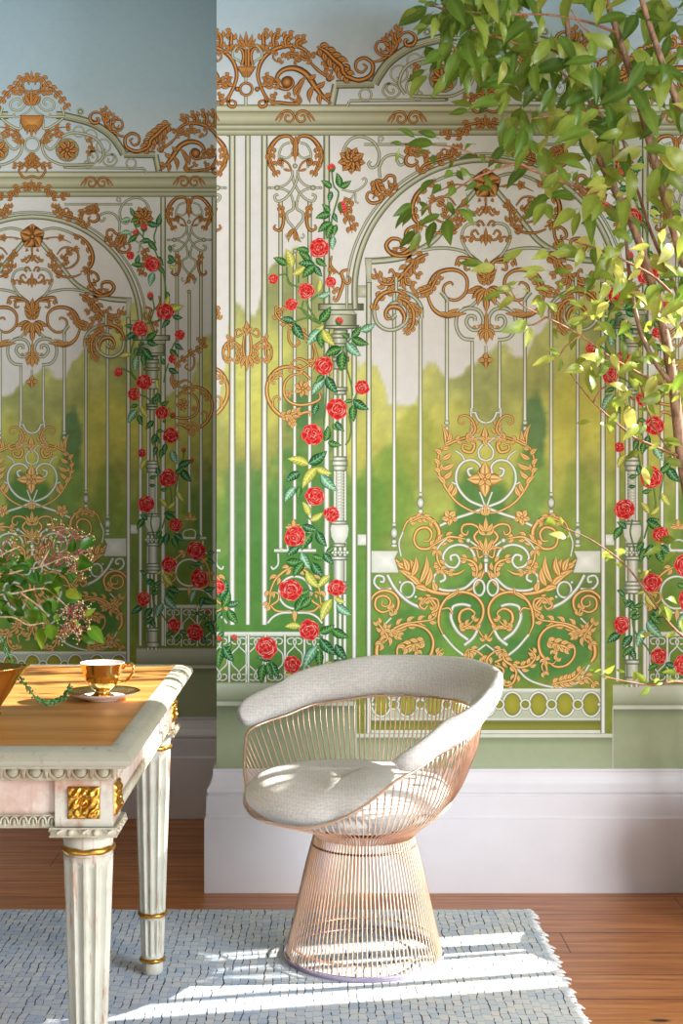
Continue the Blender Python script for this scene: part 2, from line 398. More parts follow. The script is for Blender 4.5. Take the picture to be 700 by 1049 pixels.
for _ in sides(ID, M0):   # crest astride the entablature
    M.ribbon(l3(165,600, 205,610, 232,575, 215,545, 188,560, 200,585), [3,3.6,3.4,3,2], G)
    M.acan(l3(165,560, 190,530, 230,550, 268,545), 4, 4, 5, 3.2, 'both'); M.acan(l3(165,500, 185,525), 4, 3, 5, 3, 'both')
    M.acan(l3(165,665, 190,655, 250,670, 270,705, 330,705, 345,685), [3,4,4,3.6,2.4], 6, 6, 3.2, 'both')
M.tuft(l3(162,520)[0], -90, 11, 3, 60, 4); M.tuft(l3(162,660)[0], -90, 11, 3, 60, 4)
# ---- acanthus frieze
for _ in sides(ID, M0, M246):
    M.ribbon(c1(265,425, 250,415, 228,425, 236,448, 262,440, 262,400, 235,340, 222,280, 240,215, 285,165, 345,140, 410,135, 460,155, 490,188), [3,3,3.4,4,4,4.6,5.4,5.6,4.6,3.6], G)
    for x, y, tx, ty in ((255,165,262,62),(305,140,325,62),(365,132,390,72),(425,138,455,92)):
        M.acan(c1(x,y, x-4,(y+ty)/2, tx-12,ty+10, tx+12,ty+6), [4,6.5,5.5,3.4,1.6], 3, 5.5, 3.4, 'both')
    M.acan(c1(235,135, 240,165, 280,150), 3, 2, 5, 3)
    M.acan(c1(490,200, 460,205, 420,180, 375,170, 360,200), [3,5,4.4,3,1.4], 4, 6, 3.4, 'both')
    M.acan(c1(310,160, 300,195, 325,218, 345,205), 3, 2, 4, 2.6); M.acan(c1(430,180, 405,200, 425,220), 2.4, 2, 4, 2.4)
    M.ribbon(c1(600,432, 560,400, 520,350, 470,280, 410,250, 350,260, 318,300, 330,345, 372,358, 402,330, 385,298, 352,305, 350,330), [2,5,7.5,7.5,6,4.6,4,3.8,3.6,3,2], G)
    M.disc(c1(370,322)[0], 6, [(0, G('H',80)), (.5, G('B',80)), (.8, G('S',80)), (1, G('O',80))])
    M.acan(c1(330,330, 290,325, 250,318), 4, 3, 7, 3.4); M.acan(c1(290,330, 255,300, 280,285), 2.6, 2, 4, 2.6)
    for x, y, tx, ty in ((470,290,430,420),(510,340,490,430),(545,380,545,440),(480,300,520,280),(520,345,565,315),(560,395,598,372),(440,330,410,400)):
        M.leaf(c1(x,y)[0], c1(tx,ty)[0], 6, .15)
    M.ribbon(c1(430,385, 440,420, 400,432, 330,425, 285,420, 262,385), [2,4,4,4,3,2], G); M.acan(c1(430,425, 390,405, 368,385), 3.4, 2, 4, 3); M.acan(c1(290,425, 310,400, 300,380), 3.4, 2, 4, 3)
    # trailing leaf to the pediment
    M.acan(c1(490,190, 505,170, 540,185, 570,215, 560,240), [2,3,3,2.4,1.6], 2, 5, 3)
    M.ribbon(c1(495,225, 530,260, 570,290, 588,300), [3,4,3,2], G); M.ball(c1(587,303)[0], 3.4, G)
    M.acan(c1(588,300, 600,265, 560,255), [3,4,2], 2, 5, 3)
    M.acan(c1(525,140, 570,165, 610,205, 650,240)+c2(60,275, 110,308), [3,7,8,8,7,4], 6, 9.5, 4.6, 'both')
    M.ribbon(c2(70,290, 140,312, 200,285, 210,230, 170,198, 128,215, 125,255, 155,272, 180,245, 160,228), [5,6,5,4.4,4,3.6,3.2,2.6,2], G)
    M.ribbon(c2(208,220, 250,210, 290,185, 325,150, 345,95), [2.6,3.4,4.4,5.4,4], G)
    M.ribbon(c2(300,185, 250,180, 225,150, 240,115, 280,120, 285,155, 255,165, 250,145), [3.4,3.4,3.2,3,2.6,2], G)
    M.acan(c2(300,160, 300,120, 270,88), 4, 3, 6, 3); M.acan(c2(335,120, 325,80, 345,40), 4.6, 3, 6, 3.2)
    M.ribbon(c2(345,95, 370,70, 405,68, 430,95, 415,130, 380,130, 378,105, 395,108), [2.6,3,3.6,5,5,4,2], G)
    # winged scrolls on the entablature
    for cx, cy in ((302.4,120),(417.5,121)):
        for sd in (1, -1):
            q = lambda *p: [(cx-498+sd*a, cy+b) for a, b in zip(p[::2], p[1::2])]
            M.ribbon(q(20,4, 13,-5, 5,-6, 1,0, 5,5, 10,3, 9,-2, 5.5,-1), [1.4,3.4,3,2.6,2.4,2], G); M.leaf(q(14,-4)[0], q(21,4)[0], 2.6); M.leaf(q(11,-5)[0], q(17,6)[0], 2.4)
for _ in sides(ID, M246):     # vase finial on the axis u=-246
    M.ribbon(c1(162,160, 130,130, 95,165, 95,195, 130,215, 145,245), 2.6); M.ribbon(c1(140,235, 150,190, 140,155, 118,150, 112,172), [4,4.4,3.4,2.4], G)
    M.ribbon(c1(162,240, 162,150), 4.5, G); M.ball(c1(117,357)[0], 2.6, G)
for _ in sides(ID):
    M.bar(-246, 98, 108, 3.4); M.bar(-246, 79, 86, 3)
    M.poly(c1(110,240, 215,240, 200,265, 180,295, 145,295, 125,265), 'B', G); M.ring(c1(162,357)[0], 6.2, 3, G)
    M.tuft(c1(162,138)[0], -90, 16, 7, 150, 4); M.tuft(c1(162,296)[0], -90, 10, 5, 80, 3.4)
# ---- panel heads: twin rings, crossing irons
c5 = Fc(220, 130); c6 = Fc(220, 250); c7 = Fc(220, 370); c8 = Fc(220, 490); l1 = Lc(107, 300)
for _ in sides(ID, M0, M246):
    for sd in (1, -1):
        q = lambda *p: [(u if sd == 1 else 2*(-195.6)-u, v) for u, v in c5(*p)]
        M.ribbon(q(350,210, 338,185, 330,140, 350,95, 385,80), 2.6); M.ribbon(q(335,150, 370,160, 395,140, 400,110), 2.4)
        M.ribbon(q(398,222, 402,270, 430,330, 470,372, 505,380, 517,355, 497,345), 3)
        M.ribbon(q(275,312, 320,310, 360,298, 388,270, 400,240), 2.6); M.ribbon(q(320,312, 360,322, 390,345, 402,385), 2.6); M.ball(q(320,312)[0], 2.8); M.ball(q(280,312)[0], 1.6)
        M.ribbon(q(404,380, 402,420, 372,440, 372,475, 395,505, 412,528), 3)
        M.ribbon(q(412,75, 380,48, 330,55, 290,100, 278,150, 290,205, 325,255), [3,4,5,6,6,5,1], G)
        M.acan(q(300,100, 285,150, 300,200, 325,258), [2,3,3,1], 4, 5, 3, 'both')
        M.ribbon(q(330,185, 345,170, 345,195, 325,185, 335,165, 375,185, 395,225), [2,3,3,2.6,2.4], G); M.leaf(q(350,215)[0], q(395,228)[0], 3)
        M.ribbon(q(325,395, 348,430, 352,490, 335,530, 305,520, 312,500), [2.4,4,4,3.4,2], G); M.acan(q(340,420, 350,460), 2, 2, 4, 2.6)
        M.leaf(q(412,520)[0], q(378,592)[0], 5, .15); M.ribbon(q(385,565, 372,570, 365,555, 375,548), 1.8)
        M.leaf(q(412,95)[0], q(385,60)[0], 4); M.leaf(q(412,150)[0], q(392,128)[0], 4)
    M.leaf(c5(415,45)[0], c5(412,185)[0], 6); M.ball(c5(412,200)[0], 2.6); M.ball(c5(412,635)[0], 2.6); M.leaf(c5(412,585)[0], c5(412,515)[0], 4)
    # middle scroll with flower
    M.ribbon(c7(495,95, 440,48, 375,28, 310,50, 272,110, 270,180, 300,242, 350,282, 410,290, 455,265, 488,262, 492,285), [3,4,4.4,4.6,4.6,4.8,5,5,4.4,3.4,2], G)
    M.ribbon(c7(445,70, 395,72, 358,115, 358,175, 390,212, 440,225, 500,215, 540,192, 535,160), [2.4,3.4,3.8,4,4,3.8,3.4,2], G)
    M.rosette(c7(452,140)[0], 9.5, 7); M.rosette(c7(380,165)[0], 4.5, 5)
    M.ribbon(c7(300,235, 300,195, 320,180, 335,195, 322,208), [3,3,2.6,2], G)
    M.acan(c7(345,285, 400,270, 440,255), 4, 4, 5, 3); M.acan(c7(380,290, 410,335), 3.4, 3, 4, 2.8); M.acan(c7(290,110, 310,75, 345,60), 3, 3, 4, 2.6)
    rr = lambda *p: [(-u, v) for u, v in l1(*p)]
    M.acan(rr(440,480, 460,440, 510,400, 560,365, 605,345, 628,310, 600,290, 585,310), [3,4.6,4.6,4.4,4,3,2], 6, 5, 3, 'both')
    M.ribbon(rr(560,400, 560,450, 535,482, 505,465, 520,440), [3,3,2.6,2], G)
    M.ribbon(rr(435,470, 425,530, 445,580, 470,560, 510,545, 550,570), [3.6,4.4,4,3.4,1.6], G); M.acan(rr(430,560, 500,600, 560,592), 3.4, 3, 5, 3)
    M.ribbon(c6(500,640, 525,590, 515,530), [4,3.4,2], G)
    # lower bracket and ring
    M.ribbon(c8(305,370, 520,370), 4.4); M.ribbon(c8(325,385, 325,440, 300,465, 290,450), 2.6); M.ribbon(c8(335,360, 350,365), 2)
    M.ring(c8(412,585)[0], 16.5, 3.2); M.ribbon(c8(375,365, 372,330, 395,315, 415,318, 440,325, 450,350, 440,365), 2.4)
    M.tuft(c8(405,250)[0], -90, 9, 3, 120, 5); M.leaf(c8(405,255)[0], c8(360,250)[0], 5); M.leaf(c8(405,255)[0], c8(450,250)[0], 5)
    for sd in (1, -1):
        q = lambda *p: [(u if sd == 1 else 2*(-195.6)-u, v) for u, v in c8(*p)]
        M.acan(q(395,455, 350,480, 310,520, 285,580, 280,640, 255,665), [2,5,4,3.4,3,2], 4, 6, 3.4, 'both')
        M.ribbon(q(290,650, 325,625, 325,590, 295,585, 285,610), [3,3,2.6,2], G); M.ribbon(q(285,650, 320,680, 390,680), [2,3.4,2], G)
        M.ribbon(q(272,742, 300,710, 345,690, 410,688), 3)
    M.leaf(c8(410,670)[0], c8(410,740)[0], 6)
    # low railing
    M.bands([(647,(150,158,138)),(648,(226,230,220)),(651,(208,214,200)),(652,(140,150,124))], -246, -163)
    for x in (252.4, 272, 292, 312, 332): M.bar(x-498, 650, 699, 3)
    for x in (262, 282, 302, 322):
        for sd in (1, -1):
            q = lambda *p: [(x-498+sd*a, b) for a, b in zip(p[::2], p[1::2])]
            M.ribbon(q(-3,660, -6.5,659, -7,655, -2,653.5, 1.5,657, -1,663, -7,669, -8,675, -7,681, -1,687, 1.5,693, -2,697, -7,695, -6.5,691, -3,691), 2)
# ---- fleur on the axis between two panels
for _ in sides(ID, M246):
    M.ribbon(c6(150,455, 115,475, 108,450, 125,435, 140,450), [2,3,2.6,2], G)
    M.ribbon(c6(160,620, 120,585, 128,530, 105,505, 75,500, 48,530, 45,580, 60,605), [3,3.6,3,3,3.4,4,3,2], G); M.acan(c6(60,600, 75,560, 70,500, 85,470), [2,4,3.6,1.6], 3, 5, 3)
    M.acan(c6(105,605, 130,560, 120,520), 3, 3, 4, 2.6); M.leaf(c6(85,605)[0], c6(50,606)[0], 3); M.leaf(c6(165,580)[0], c6(130,610)[0], 4); M.ribbon(c6(160,600, 148,540, 152,470), [3,3.4,3], G)
M.leaf(c6(165,470)[0], c6(165,392)[0], 7); M.leaf(c6(166,450)[0], c6(140,425)[0], 4); M.leaf(c6(166,450)[0], c6(195,425)[0], 4); M.tuft(c6(166,575)[0], 90, 16, 5, 100, 4.4)
# ---- columns carrying the arch
for _ in sides(ID, M0):
    M.bar(-135, 300, 314, 5.4); M.bar(-163.2, 139, 312, 6.8)
    k = [(-1,'O'),(-.93,'O'),(-.86,'S'),(-.55,'B'),(-.25,'H'),(.2,'B'),(.6,'S'),(.86,'O'),(1,'O')]
    rec = lambda v0, v1, uc, hw: (M.cbands(k, v0, v1, uc, hw), [M.ribbon([(uc-hw, q), (uc+hw, q)], 1.3, lambda kk, v: mixc(iron('O', v), (70,78,56), .35), [(-1,'O'),(1,'O')]) for q in (v0, v1)])
    for u, w in ((-154.5,4.4),(-149.4,4),(-144.6,4.4)): M.bar(u, 360, 704, w)
    rec(338, 378, -149, 7.5); rec(342, 346, -149, 9.5); rec(352, 355, -149, 10); rec(366, 370, -149, 9)
    rec(322, 333.5, -148.8, 16.5); rec(333.5, 336.5, -148, 18)
    M.poly(U(333,322, 337,317, 361,317, 366,322), 'B'); rec(311.5, 317.5, -148.6, 23.5)
    rec(397, 400, -149, 7.5); rec(400.5, 404, -149, 6.4); rec(468, 472, -149.6, 7.4); rec(472, 477, -149.6, 8.2); rec(477, 482, -149.6, 7)
    rec(482, 534, -149.4, 4.6)
    for i in range(15): M.ribbon([(-153.6, 486+i*3.2), (-145.4, 484.4+i*3.2)], 1.3)
    M.poly(U(340,534, 356,534, 358,541, 357,550, 353,557, 343,557, 339,550, 338,541), 'B'); rec(534, 537, -150, 8.5); rec(557, 560, -150, 6.6)
    for i in range(6): M.ball((-157+i*3, 566), 2)
    rec(570, 573.5, -150, 8.6); rec(573.5, 596, -150, 5.5); rec(596, 600, -150, 8.2); rec(600, 604, -150, 9); rec(604, 608, -150, 7)
    rec(676, 680, -150, 7.5); rec(680, 694, -150, 6.4); rec(694, 700, -150, 8.4)
# ---- spandrels
s2 = Fc(350, 130); l5 = Lc(0, 200); l6 = Lc(107, 200)
for _ in sides(ID, M0):
    M.bar(-120+0, 146, 149, 1) if False else None
    M.ribbon([(-125, 148), (-40, 148)], 3); M.ribbon(s2(190,80, 195,45, 215,60, 200,75), 2)
    M.ribbon(s2(10,190, 10,120, 45,65, 100,50, 160,75, 192,130, 185,190, 155,210, 138,190, 150,175), 3.2)
    M.ribbon(s2(198,262, 195,205, 225,155, 275,142, 320,160, 322,185, 300,195, 285,170), 3.2)
    M.ribbon(s2(0,320, 60,332, 105,310, 128,280, 118,262, 105,272), 2.4); M.ribbon(s2(70,335, 45,370, 10,360), 2); M.ribbon(s2(72,340, 72,380, 88,392), 2)
    M.acan(s2(48,365, 22,420, 40,480, 55,545), 4, 4, 7, 3.4); M.acan(s2(30,440, 75,520), 3, 2, 5, 3)
    M.rosette(s2(52,172)[0], 14.5, 9, .2, 1.0); M.rosette(s2(52,172)[0], 9, 7, .5, .9)
    # arch
    arc = lambda r, v0=300: [(r*math.cos(a), v0+r*math.sin(a)) for a in np.linspace(-PI, -PI/2, 14)]
    M.ribbon([(-142.5, 316)]+arc(142.5), 3); M.ribbon([(-134, 316)]+arc(134.5, 298), 6.4)
    # gilded bracket clasp
    M.ribbon(s2(180,330, 165,300, 180,275, 215,275, 240,250, 270,255, 272,290, 245,295, 240,272), [3,4,4,4,3.6,3,2], G)
    M.ribbon(s2(225,340, 200,380, 155,390, 130,365, 140,335, 170,345, 160,370), [3,4,4,3.4,3,2], G); M.acan(s2(175,280, 190,320, 220,360), 6, 4, 7, 4); M.acan(s2(240,345, 265,310, 262,290), 4, 3, 5, 3)
    # gold scroll over the arch
    M.ribbon(s2(385,145, 365,140, 335,150, 330,185, 360,200, 390,180, 375,165), [2,3,4,4.6,4,3,2], G); M.acan(s2(330,110, 375,125, 450,150), 4, 4, 6, 3.4); M.acan(s2(360,120, 440,140), 3, 3, 4, 2.6)
    M.acan([(-u, v) for u, v in l5(545,212, 520,165, 450,138, 385,118, 350,85, 348,50)], [2,5,5.4,4.4,3,2], 5, 7, 3.6, 'both')
    M.ribbon([(-u, v) for u, v in l5(390,115, 430,108, 420,80, 395,90)], [3,3,2.4,2], G)
    # right-hand foot scrolls near the capital (mirrored copy of those by the column)
    M.acan(U(341,275, 337,287, 346,300), [2,4,2], 2, 5, 3); M.ribbon(U(348,281, 339,272, 340,262), [2,3.4,2], G)
    M.ribbon(U(357,276, 350,279, 352,288, 349,299, 345,308, 342,306, 343,303), [3,4,4,4,3,2], G); M.ribbon(U(351,287, 357,291, 359,285, 355,283), [3,3,2], G)
# ---- gate: stile, top bar
g3 = Fc(350, 250); g4 = Fc(420, 230); l0 = Lc(0, 300)
for _ in sides(ID, M0):
    for v in (292.5, 547): M.poly(U(366,v, 380,v, 380,v+12, 366,v+12), 'B')
    M.bar(-120, 266, 750, 5.6)
    for x, v0, v1, w in ((-94,296,536,4.2),(-67,326,504,4.2),(-40,306,431,4.2),(-14,346,422,3.6)): M.bar(x, v0, v1, w)
    for x, v in ((-94,535),(-67,504)):
        M.ball((x, v+2.5), 2.8, ry=2.2); M.ball((x, v+11), 4, ry=6.4); M.ball((x, v+20), 3.2, ry=2.8); M.ball((x, v+24), 4, ry=2)
    M.ball((-40, 433), 3, ry=2.6); M.ball((-40, 439), 2.4, ry=3)
    q = [(-u, v) for u, v in l5(215,240, 270,310, 330,380, 400,465, 455,535, 520,585, 600,622)]+U(420,262, 400,266, 374,268)
    M.ribbon(q, [5.4,5.8,6,6.4,6.8,7]); M.poly(U(374,264, 381,264, 381,290, 376,290), 'B')
    M.ribbon([(-u, v) for u, v in l5(230,235, 290,212, 345,206, 410,222, 500,262)], 3.4)
    M.ribbon([(-u, v) for u, v in l5(220,670, 300,612, 380,590, 460,588, 530,600)], 3.6)
    hrt = [(-u, v) for u, v in l5(205,690, 265,640, 310,580, 325,525, 305,475, 260,460, 230,475)]; M.ribbon(hrt, 3.2)
    mm = lambda *p: [(-u, v) for u, v in l5(*p)]
    M.acan(mm(455,240, 510,265, 560,320, 580,390, 560,450, 500,480), [2,5,7,7.4,6,2], 5, 6, 3.6, 'R')
    M.acan(mm(550,455, 555,530, 590,590, 640,618, 690,600), [4,5,6,6,3], 4, 6, 3.4, 'both'); M.ribbon(mm(560,470, 600,490, 615,525, 590,540, 585,520), [3,4,3.4,2.4], G)
    M.ribbon(U(427,256, 415,262, 402,260, 396,252, 401,245, 410,246, 411,253, 405,254), [2,4.4,5.4,5,4.4,3.4,2], G)
    M.ribbon(mm(330,440, 345,480, 400,508, 460,508, 510,490), [2,3.4,3.4,2], G)
    M.acan(mm(390,505, 340,470, 325,410, 335,380, 290,350), [2,4,4,3,1.6], 4, 6, 3.2, 'both'); M.acan(mm(345,470, 370,430), 3, 2, 5, 3)
    M.ribbon(mm(400,455, 440,450, 485,410, 485,360, 440,328, 390,330, 355,370), [2,3,3.2,3,2.6,2], G)
    M.acan(mm(420,440, 400,390, 440,350, 500,330), [2,4,4,1.6], 4, 5, 3); M.ribbon(mm(385,390, 410,400, 405,375), 2.6, G)
    M.ribbon(mm(265,275, 310,265, 370,265, 445,297), [1.4,2,2,1], G); M.rosette(mm(380,265)[0], 5.5, 5, 0, .6); M.leaf(mm(280,272)[0], mm(315,268)[0], 3)
    # little gold leaf work inside the heart
    M.acan(mm(205,385, 235,420, 255,395), 3.4, 2, 5, 3); M.ribbon(mm(205,390, 200,350), 2.4, G); M.ribbon(mm(225,340, 240,350, 232,330), 2, G)
    M.ribbon(mm(205,540, 250,545, 275,515, 255,495, 238,520), [2.6,3.4,3,2.4], G); M.ribbon(mm(210,475, 225,450, 245,455, 235,475), [2.6,3,2], G); M.acan(mm(270,540, 300,530, 322,545), 3.4, 2, 4, 3)
    M.ribbon(mm(205,430, 175,455, 165,470), 2.4, G) if False else None
    # gold mask under the top bar
    n0 = lambda *p: [(-u, v) for u, v in l0(*p)]
    M.ribbon(n0(300,600), 1) if False else None
    M.acan(n0(205,90, 240,48, 295,30, 340,30, 358,70), [3,5,5.4,5,3], 3, 6, 3.6, 'R'); M.ribbon(n0(250,50, 300,55, 305,90, 280,85), [3,3.6,2.4], G)
    M.leaf(n0(205,170)[0], n0(250,110)[0], 6); M.leaf(n0(205,140)[0], n0(245,80)[0], 5)
    for tx, ty in ((310,215),(275,240),(285,195),(240,265)): M.leaf(n0(205,200)[0], n0(tx,ty)[0], 7.5, .12)
    M.ribbon(n0(320,290, 275,275, 235,235), 3.4)
    # twin spirals
    M.ribbon(n0(262,450, 320,438, 352,385, 345,320, 295,288, 240,298, 215,345, 230,390, 270,398, 300,365, 290,330, 260,330, 258,352), 4)
    M.leaf(n0(205,410)[0], n0(250,378)[0], 4.4, .3); M.leaf(n0(250,380)[0], n0(275,388)[0], 3.4)
    # gold C-scrolls
    q = g4(222,312, 210,296, 180,310, 172,345, 195,380, 245,385, 288,345, 292,280, 255,240, 195,232, 135,255, 100,305, 92,360, 115,425, 160,462, 210,470, 290,455)
    M.ribbon(q, [2,3,3.4,3.6,3.8,3.8,4,5,5.4,4,3.4,5,5,1.6], G); M.acan(g4(110,330, 130,290, 160,262), 5, 3, 5, 3); M.acan(g4(105,330, 70,345, 20,360), [5,5,1.6], 4, 6, 3.4, 'both')
    for t in ((150,450,225,475),(180,465,255,430),(200,465,290,455)): M.leaf(g4(*t[:2])[0], g4(*t[2:])[0], 5)
    M.ribbon(g4(160,345, 185,375, 195,395), 4.4); M.ribbon(g4(0,300, 0,300.1), 1) if False else None
    # outer spiral with gilt leaves
    M.ribbon(g3(412,380, 408,320, 375,275, 320,245, 255,238, 195,270, 168,330, 180,400, 230,438, 290,432, 335,390, 340,330, 300,300, 255,310, 232,350, 255,382, 280,362), 4)
    M.acan(g3(165,340, 180,290, 220,252, 280,240, 335,268), [2,6.5,7,6,2], 4, 5, 3.4, 'both')
    M.acan(g3(285,275, 330,290, 375,330, 412,352), [2,6,6,1.5], 4, 5, 3, 'both'); M.acan(g3(340,300, 368,350, 362,420, 318,462), [2,6,5.4,1.5], 5, 5, 3, 'both')
    M.ribbon(g3(260,375, 235,385, 228,350, 255,322, 300,330, 322,370, 315,408), [2.6,3.6,5,6,5,2], G)
    M.acan(g3(445,50, 390,75, 345,120, 300,175, 250,205, 200,195, 168,125), [4,6,6,6,5.4,4,2], 6, 8, 3.6, 'both')
    M.acan(g3(380,80, 370,140, 405,165), [3,4.4,2], 2, 5, 3); M.acan(g3(325,150, 330,200, 375,215), [3,5,2], 3, 6, 3); M.ribbon(g3(250,200, 275,165, 255,130, 245,150), [2.6,3.6,3,2], G)
    M.bar(-92, 284, 298, 4)
M.rosette(l5(202,258)[0], 16, 5, -PI/2, 1.1, core=.22)
M.leaf(l5(200,320)[0], l5(200,370)[0], 3); M.tuft(l5(200,525)[0], 90, 11, 5, 120, 4.4); M.leaf(l5(200,545)[0], l5(200,480)[0], 4)
M.tuft(l0(203,110)[0], -90, 16, 5, 130, 7); M.rosette(l0(203,140)[0], 7, 6); M.tuft(l0(203,190)[0], 90, 22, 5, 110, 8); M.leaf(l0(203,230)[0], l0(203,310)[0], 7)
M.leaf(l0(203,300)[0], l0(203,475)[0], 5); M.tuft(l0(203,400)[0], 90, 14, 5, 120, 6); M.bar(0, 354, 366, 2.6); M.rosette(l0(200,553)[0], 8, 4, PI/4*0, .55); M.leaf(l0(200,555)[0], l0(200,600)[0], 3.4)
# ---- gate: heart and lower scroll work
h = Fc(430, 400); k6 = Fc(360, 520); k7 = Fc(490, 520); k8 = Fc(490, 640)
for _ in sides(ID, M0):
    M.ribbon(h(265,90, 265,112, 288,114), 3.4); M.ribbon(h(285,112, 296,140, 315,160, 337,166), 3.6)
    M.ribbon(h(262,112, 268,170, 262,232, 300,245, 325,265, 337,285), 3); M.ribbon(h(330,270, 303,305, 308,345, 337,360), 3)
    M.ribbon(h(337,598, 250,560, 195,490, 190,420, 222,368, 275,358, 312,390, 300,432, 262,438, 248,408, 272,396), 3.6)
    M.ribbon(h(337,598, 320,550, 308,520), 2.4); M.ribbon(h(185,310, 215,330, 230,355), 2.4); M.ribbon(h(165,470, 185,480), 2.4)
    M.ribbon(h(337,600, 260,630, 185,655, 100,695)+k6(440,105), 3.8)
    sp = h(345,632, 270,618, 190,570, 130,490, 95,400, 105,310, 150,270)
    M.acan(sp, [1.6,3.6,4.4,5,5,4,2], 3, 6, 3.4, 'L', t0=.45)
    for x, y, tx, ty in ((135,290,110,172),(135,285,155,205),(110,330,78,300),(100,380,75,350),(115,350,165,315),(105,420,75,400),(115,400,180,370),(120,450,165,410),(130,480,90,440),(145,520,165,470),(165,540,185,490),(130,275,170,250)):
        M.leaf(h(x,y)[0], h(tx,ty)[0], 6.4, .12)
    M.ribbon(h(140,280, 195,255, 245,245, 280,275, 265,315, 225,305, 225,278, 255,285), [3,4,5,5,4.4,3.4,2.4], G); M.acan(h(190,258, 250,240, 285,265), 3, 3, 5, 3)
    M.acan(h(250,250, 285,205, 280,160), [2,5,3], 3, 5, 3); M.ribbon(h(285,185, 270,150, 240,128, 208,135, 200,160, 220,172, 228,155), [3.4,3,2.6,2.4,2], G)
    M.rosette(h(155,650)[0], 8.4, 5, .4, .9)
    # scrolls below the heart
    M.ribbon(k6(265,125, 245,180, 255,250), 2.4); M.ribbon(k6(325,130, 320,170, 345,205), 2.2)
    q = k6(262,125, 290,70, 350,45, 410,62, 448,115, 440,170, 400,208, 345,205, 322,165, 340,115, 385,102, 412,130, 400,168, 370,170)
    M.ribbon(q, [2,3.6,5,6,6,5,4,4,4.4,4.4,3.4,2.4], G); M.acan(k6(300,75, 370,50, 425,85), 4, 4, 5, 3); M.acan(k6(400,205, 460,170, 510,150, 590,162), [3,4,6,1.6], 4, 6, 3.4, 'both')
    M.ribbon(k6(450,105, 455,90, 520,60), 1) if False else None
    M.ribbon(k6(688,235, 655,255, 640,210, 590,205), [2,3,3,2], G)
    M.ribbon(k6(440,215, 460,185, 490,160), 2.2); M.ribbon(k6(600,165, 640,195, 668,225), 2.6); M.ball(k6(600,168)[0], 2.8)
    M.ribbon(k6(690,210, 660,190, 630,150, 655,110, 620,85, 575,90, 565,125, 590,140, 600,118), [3,4,4,3.6,3.4,3,2], G); M.leaf(k6(690,220)[0], k6(652,165)[0], 6); M.leaf(k6(690,140)[0], k6(655,90)[0], 6, -.2)
    M.ribbon(k6(640,270, 615,215, 560,190, 500,205, 470,250, 488,295, 530,308, 555,275, 540,243, 510,248, 512,272), 3.6)
    M.ribbon(k6(685,320, 660,340, 630,370, 580,412, 510,425, 450,415, 422,375, 435,338, 470,335, 480,365, 455,380), 3.8)
    M.ribbon(k6(150,262, 215,262, 260,300, 330,375, 400,425, 480,442, 560,438, 625,410, 670,350, 690,285, 680,230, 640,205, 590,210), [2,4,6,7,6,5,4.4,4.4,4.4,4,3.4,2], G)
    for x, y, tx, ty in ((230,280,148,258),(270,310,235,290),(290,330,262,258),(320,350,300,265),(350,385,385,245),(380,400,405,305),(330,390,240,320),(350,405,275,345),(390,425,320,410),(310,350,330,250),(430,430,415,380)):
        M.leaf(k6(x,y)[0], k6(tx,ty)[0], 8.4, .12)
    M.acan(k6(640,360, 645,310, 620,275, 555,258), [2,5.4,6,2], 4, 6, 3.4, 'both'); M.acan(k6(440,215, 440,260, 455,305, 430,320), [2,5,4,2], 3, 6, 3.4, 'both')
    M.ribbon(k6(450,290, 490,335, 540,340, 582,318), [3,4,4,1.5], G); M.acan(k6(470,320, 520,335), 3, 2, 5, 3)
    M.ribbon([(k6(655,410)[0][0]+5.4*math.cos(a), k6(655,410)[0][1]+8*math.sin(a)) for a in np.linspace(0, 2*PI, 13)[:-1]], 3.2, closed=True, n=3)
    # plate, loop, diagonal
    M.poly(k6(100,220, 242,220, 225,260, 245,335, 100,335), 'B', edge=.7); M.ring(k6(288,420)[0], 7, 3, ry=8); M.ball(k6(250,382)[0], 1.8); M.ball(k6(330,457)[0], 1.8)
    M.ribbon(k6(185,345, 225,415, 290,480, 375,522), 4.4); M.ribbon(k6(205,415, 150,418, 118,385, 130,350, 165,355, 165,380, 148,378), 3.4)
    # rose scroll and rinceaux in the lower corners
    M.ribbon(k6(98,530, 105,465, 150,428, 205,432, 240,470, 235,520, 205,555), [2,3.6,4.4,4.6,5,4,2.4], G); M.ribbon(k6(205,520, 160,535, 125,510, 130,465, 170,452, 200,475, 190,505, 158,500, 160,478), [3,4,4,3.8,3.6,3,2], G)
    M.acan(k6(215,540, 200,500), 3, 2, 5, 3); M.ribbon(k6(150,620, 205,565), 2.4)
    M.ribbon(k6(430,560, 438,510, 410,470, 370,468, 350,500, 375,520, 392,500), [2.4,4,4.4,4.4,3.4,2.4], G); M.acan(k6(430,520, 395,470, 350,480), 3, 3, 5, 3)
    w = lambda *p: [(-u, v) for u, v in k7(*p)]
    M.acan(w(570,690, 540,640, 470,600, 390,585, 310,570, 285,520), [3,5,5,4,3.4,2], 6, 7, 3.4, 'both')
    M.ribbon(w(320,540, 285,515, 290,470, 340,465, 365,495), [3,3.6,3.4,2], G)
    e = lambda *p: [(-u, v) for u, v in k8(*p)]
    M.acan(e(545,60, 570,20, 600,-20), [6,5,2], 3, 6, 3.4, 'both'); M.ribbon(e(545,50, 590,90, 600,150, 580,190), [4,6,6,5], G)
    M.ribbon(e(545,55, 480,20, 420,0, 350,20, 312,75, 318,140, 345,180, 350,215, 355,255), [4,4,4,4,4.4,5,4,2], G)
    M.ribbon(e(450,85, 490,110, 492,160, 455,205, 400,215, 355,190), [2,3.4,3.6,3.6,2], G); M.acan(e(355,85, 400,100, 440,110, 470,130), [2,5,5,2], 4, 7, 4, 'both'); M.acan(e(400,110, 385,150), 3, 2, 5, 3); M.acan(e(340,180, 380,200, 410,165), 3, 2, 5, 3); M.acan(e(340,185, 325,215, 345,260), 3.4, 2, 5, 3)
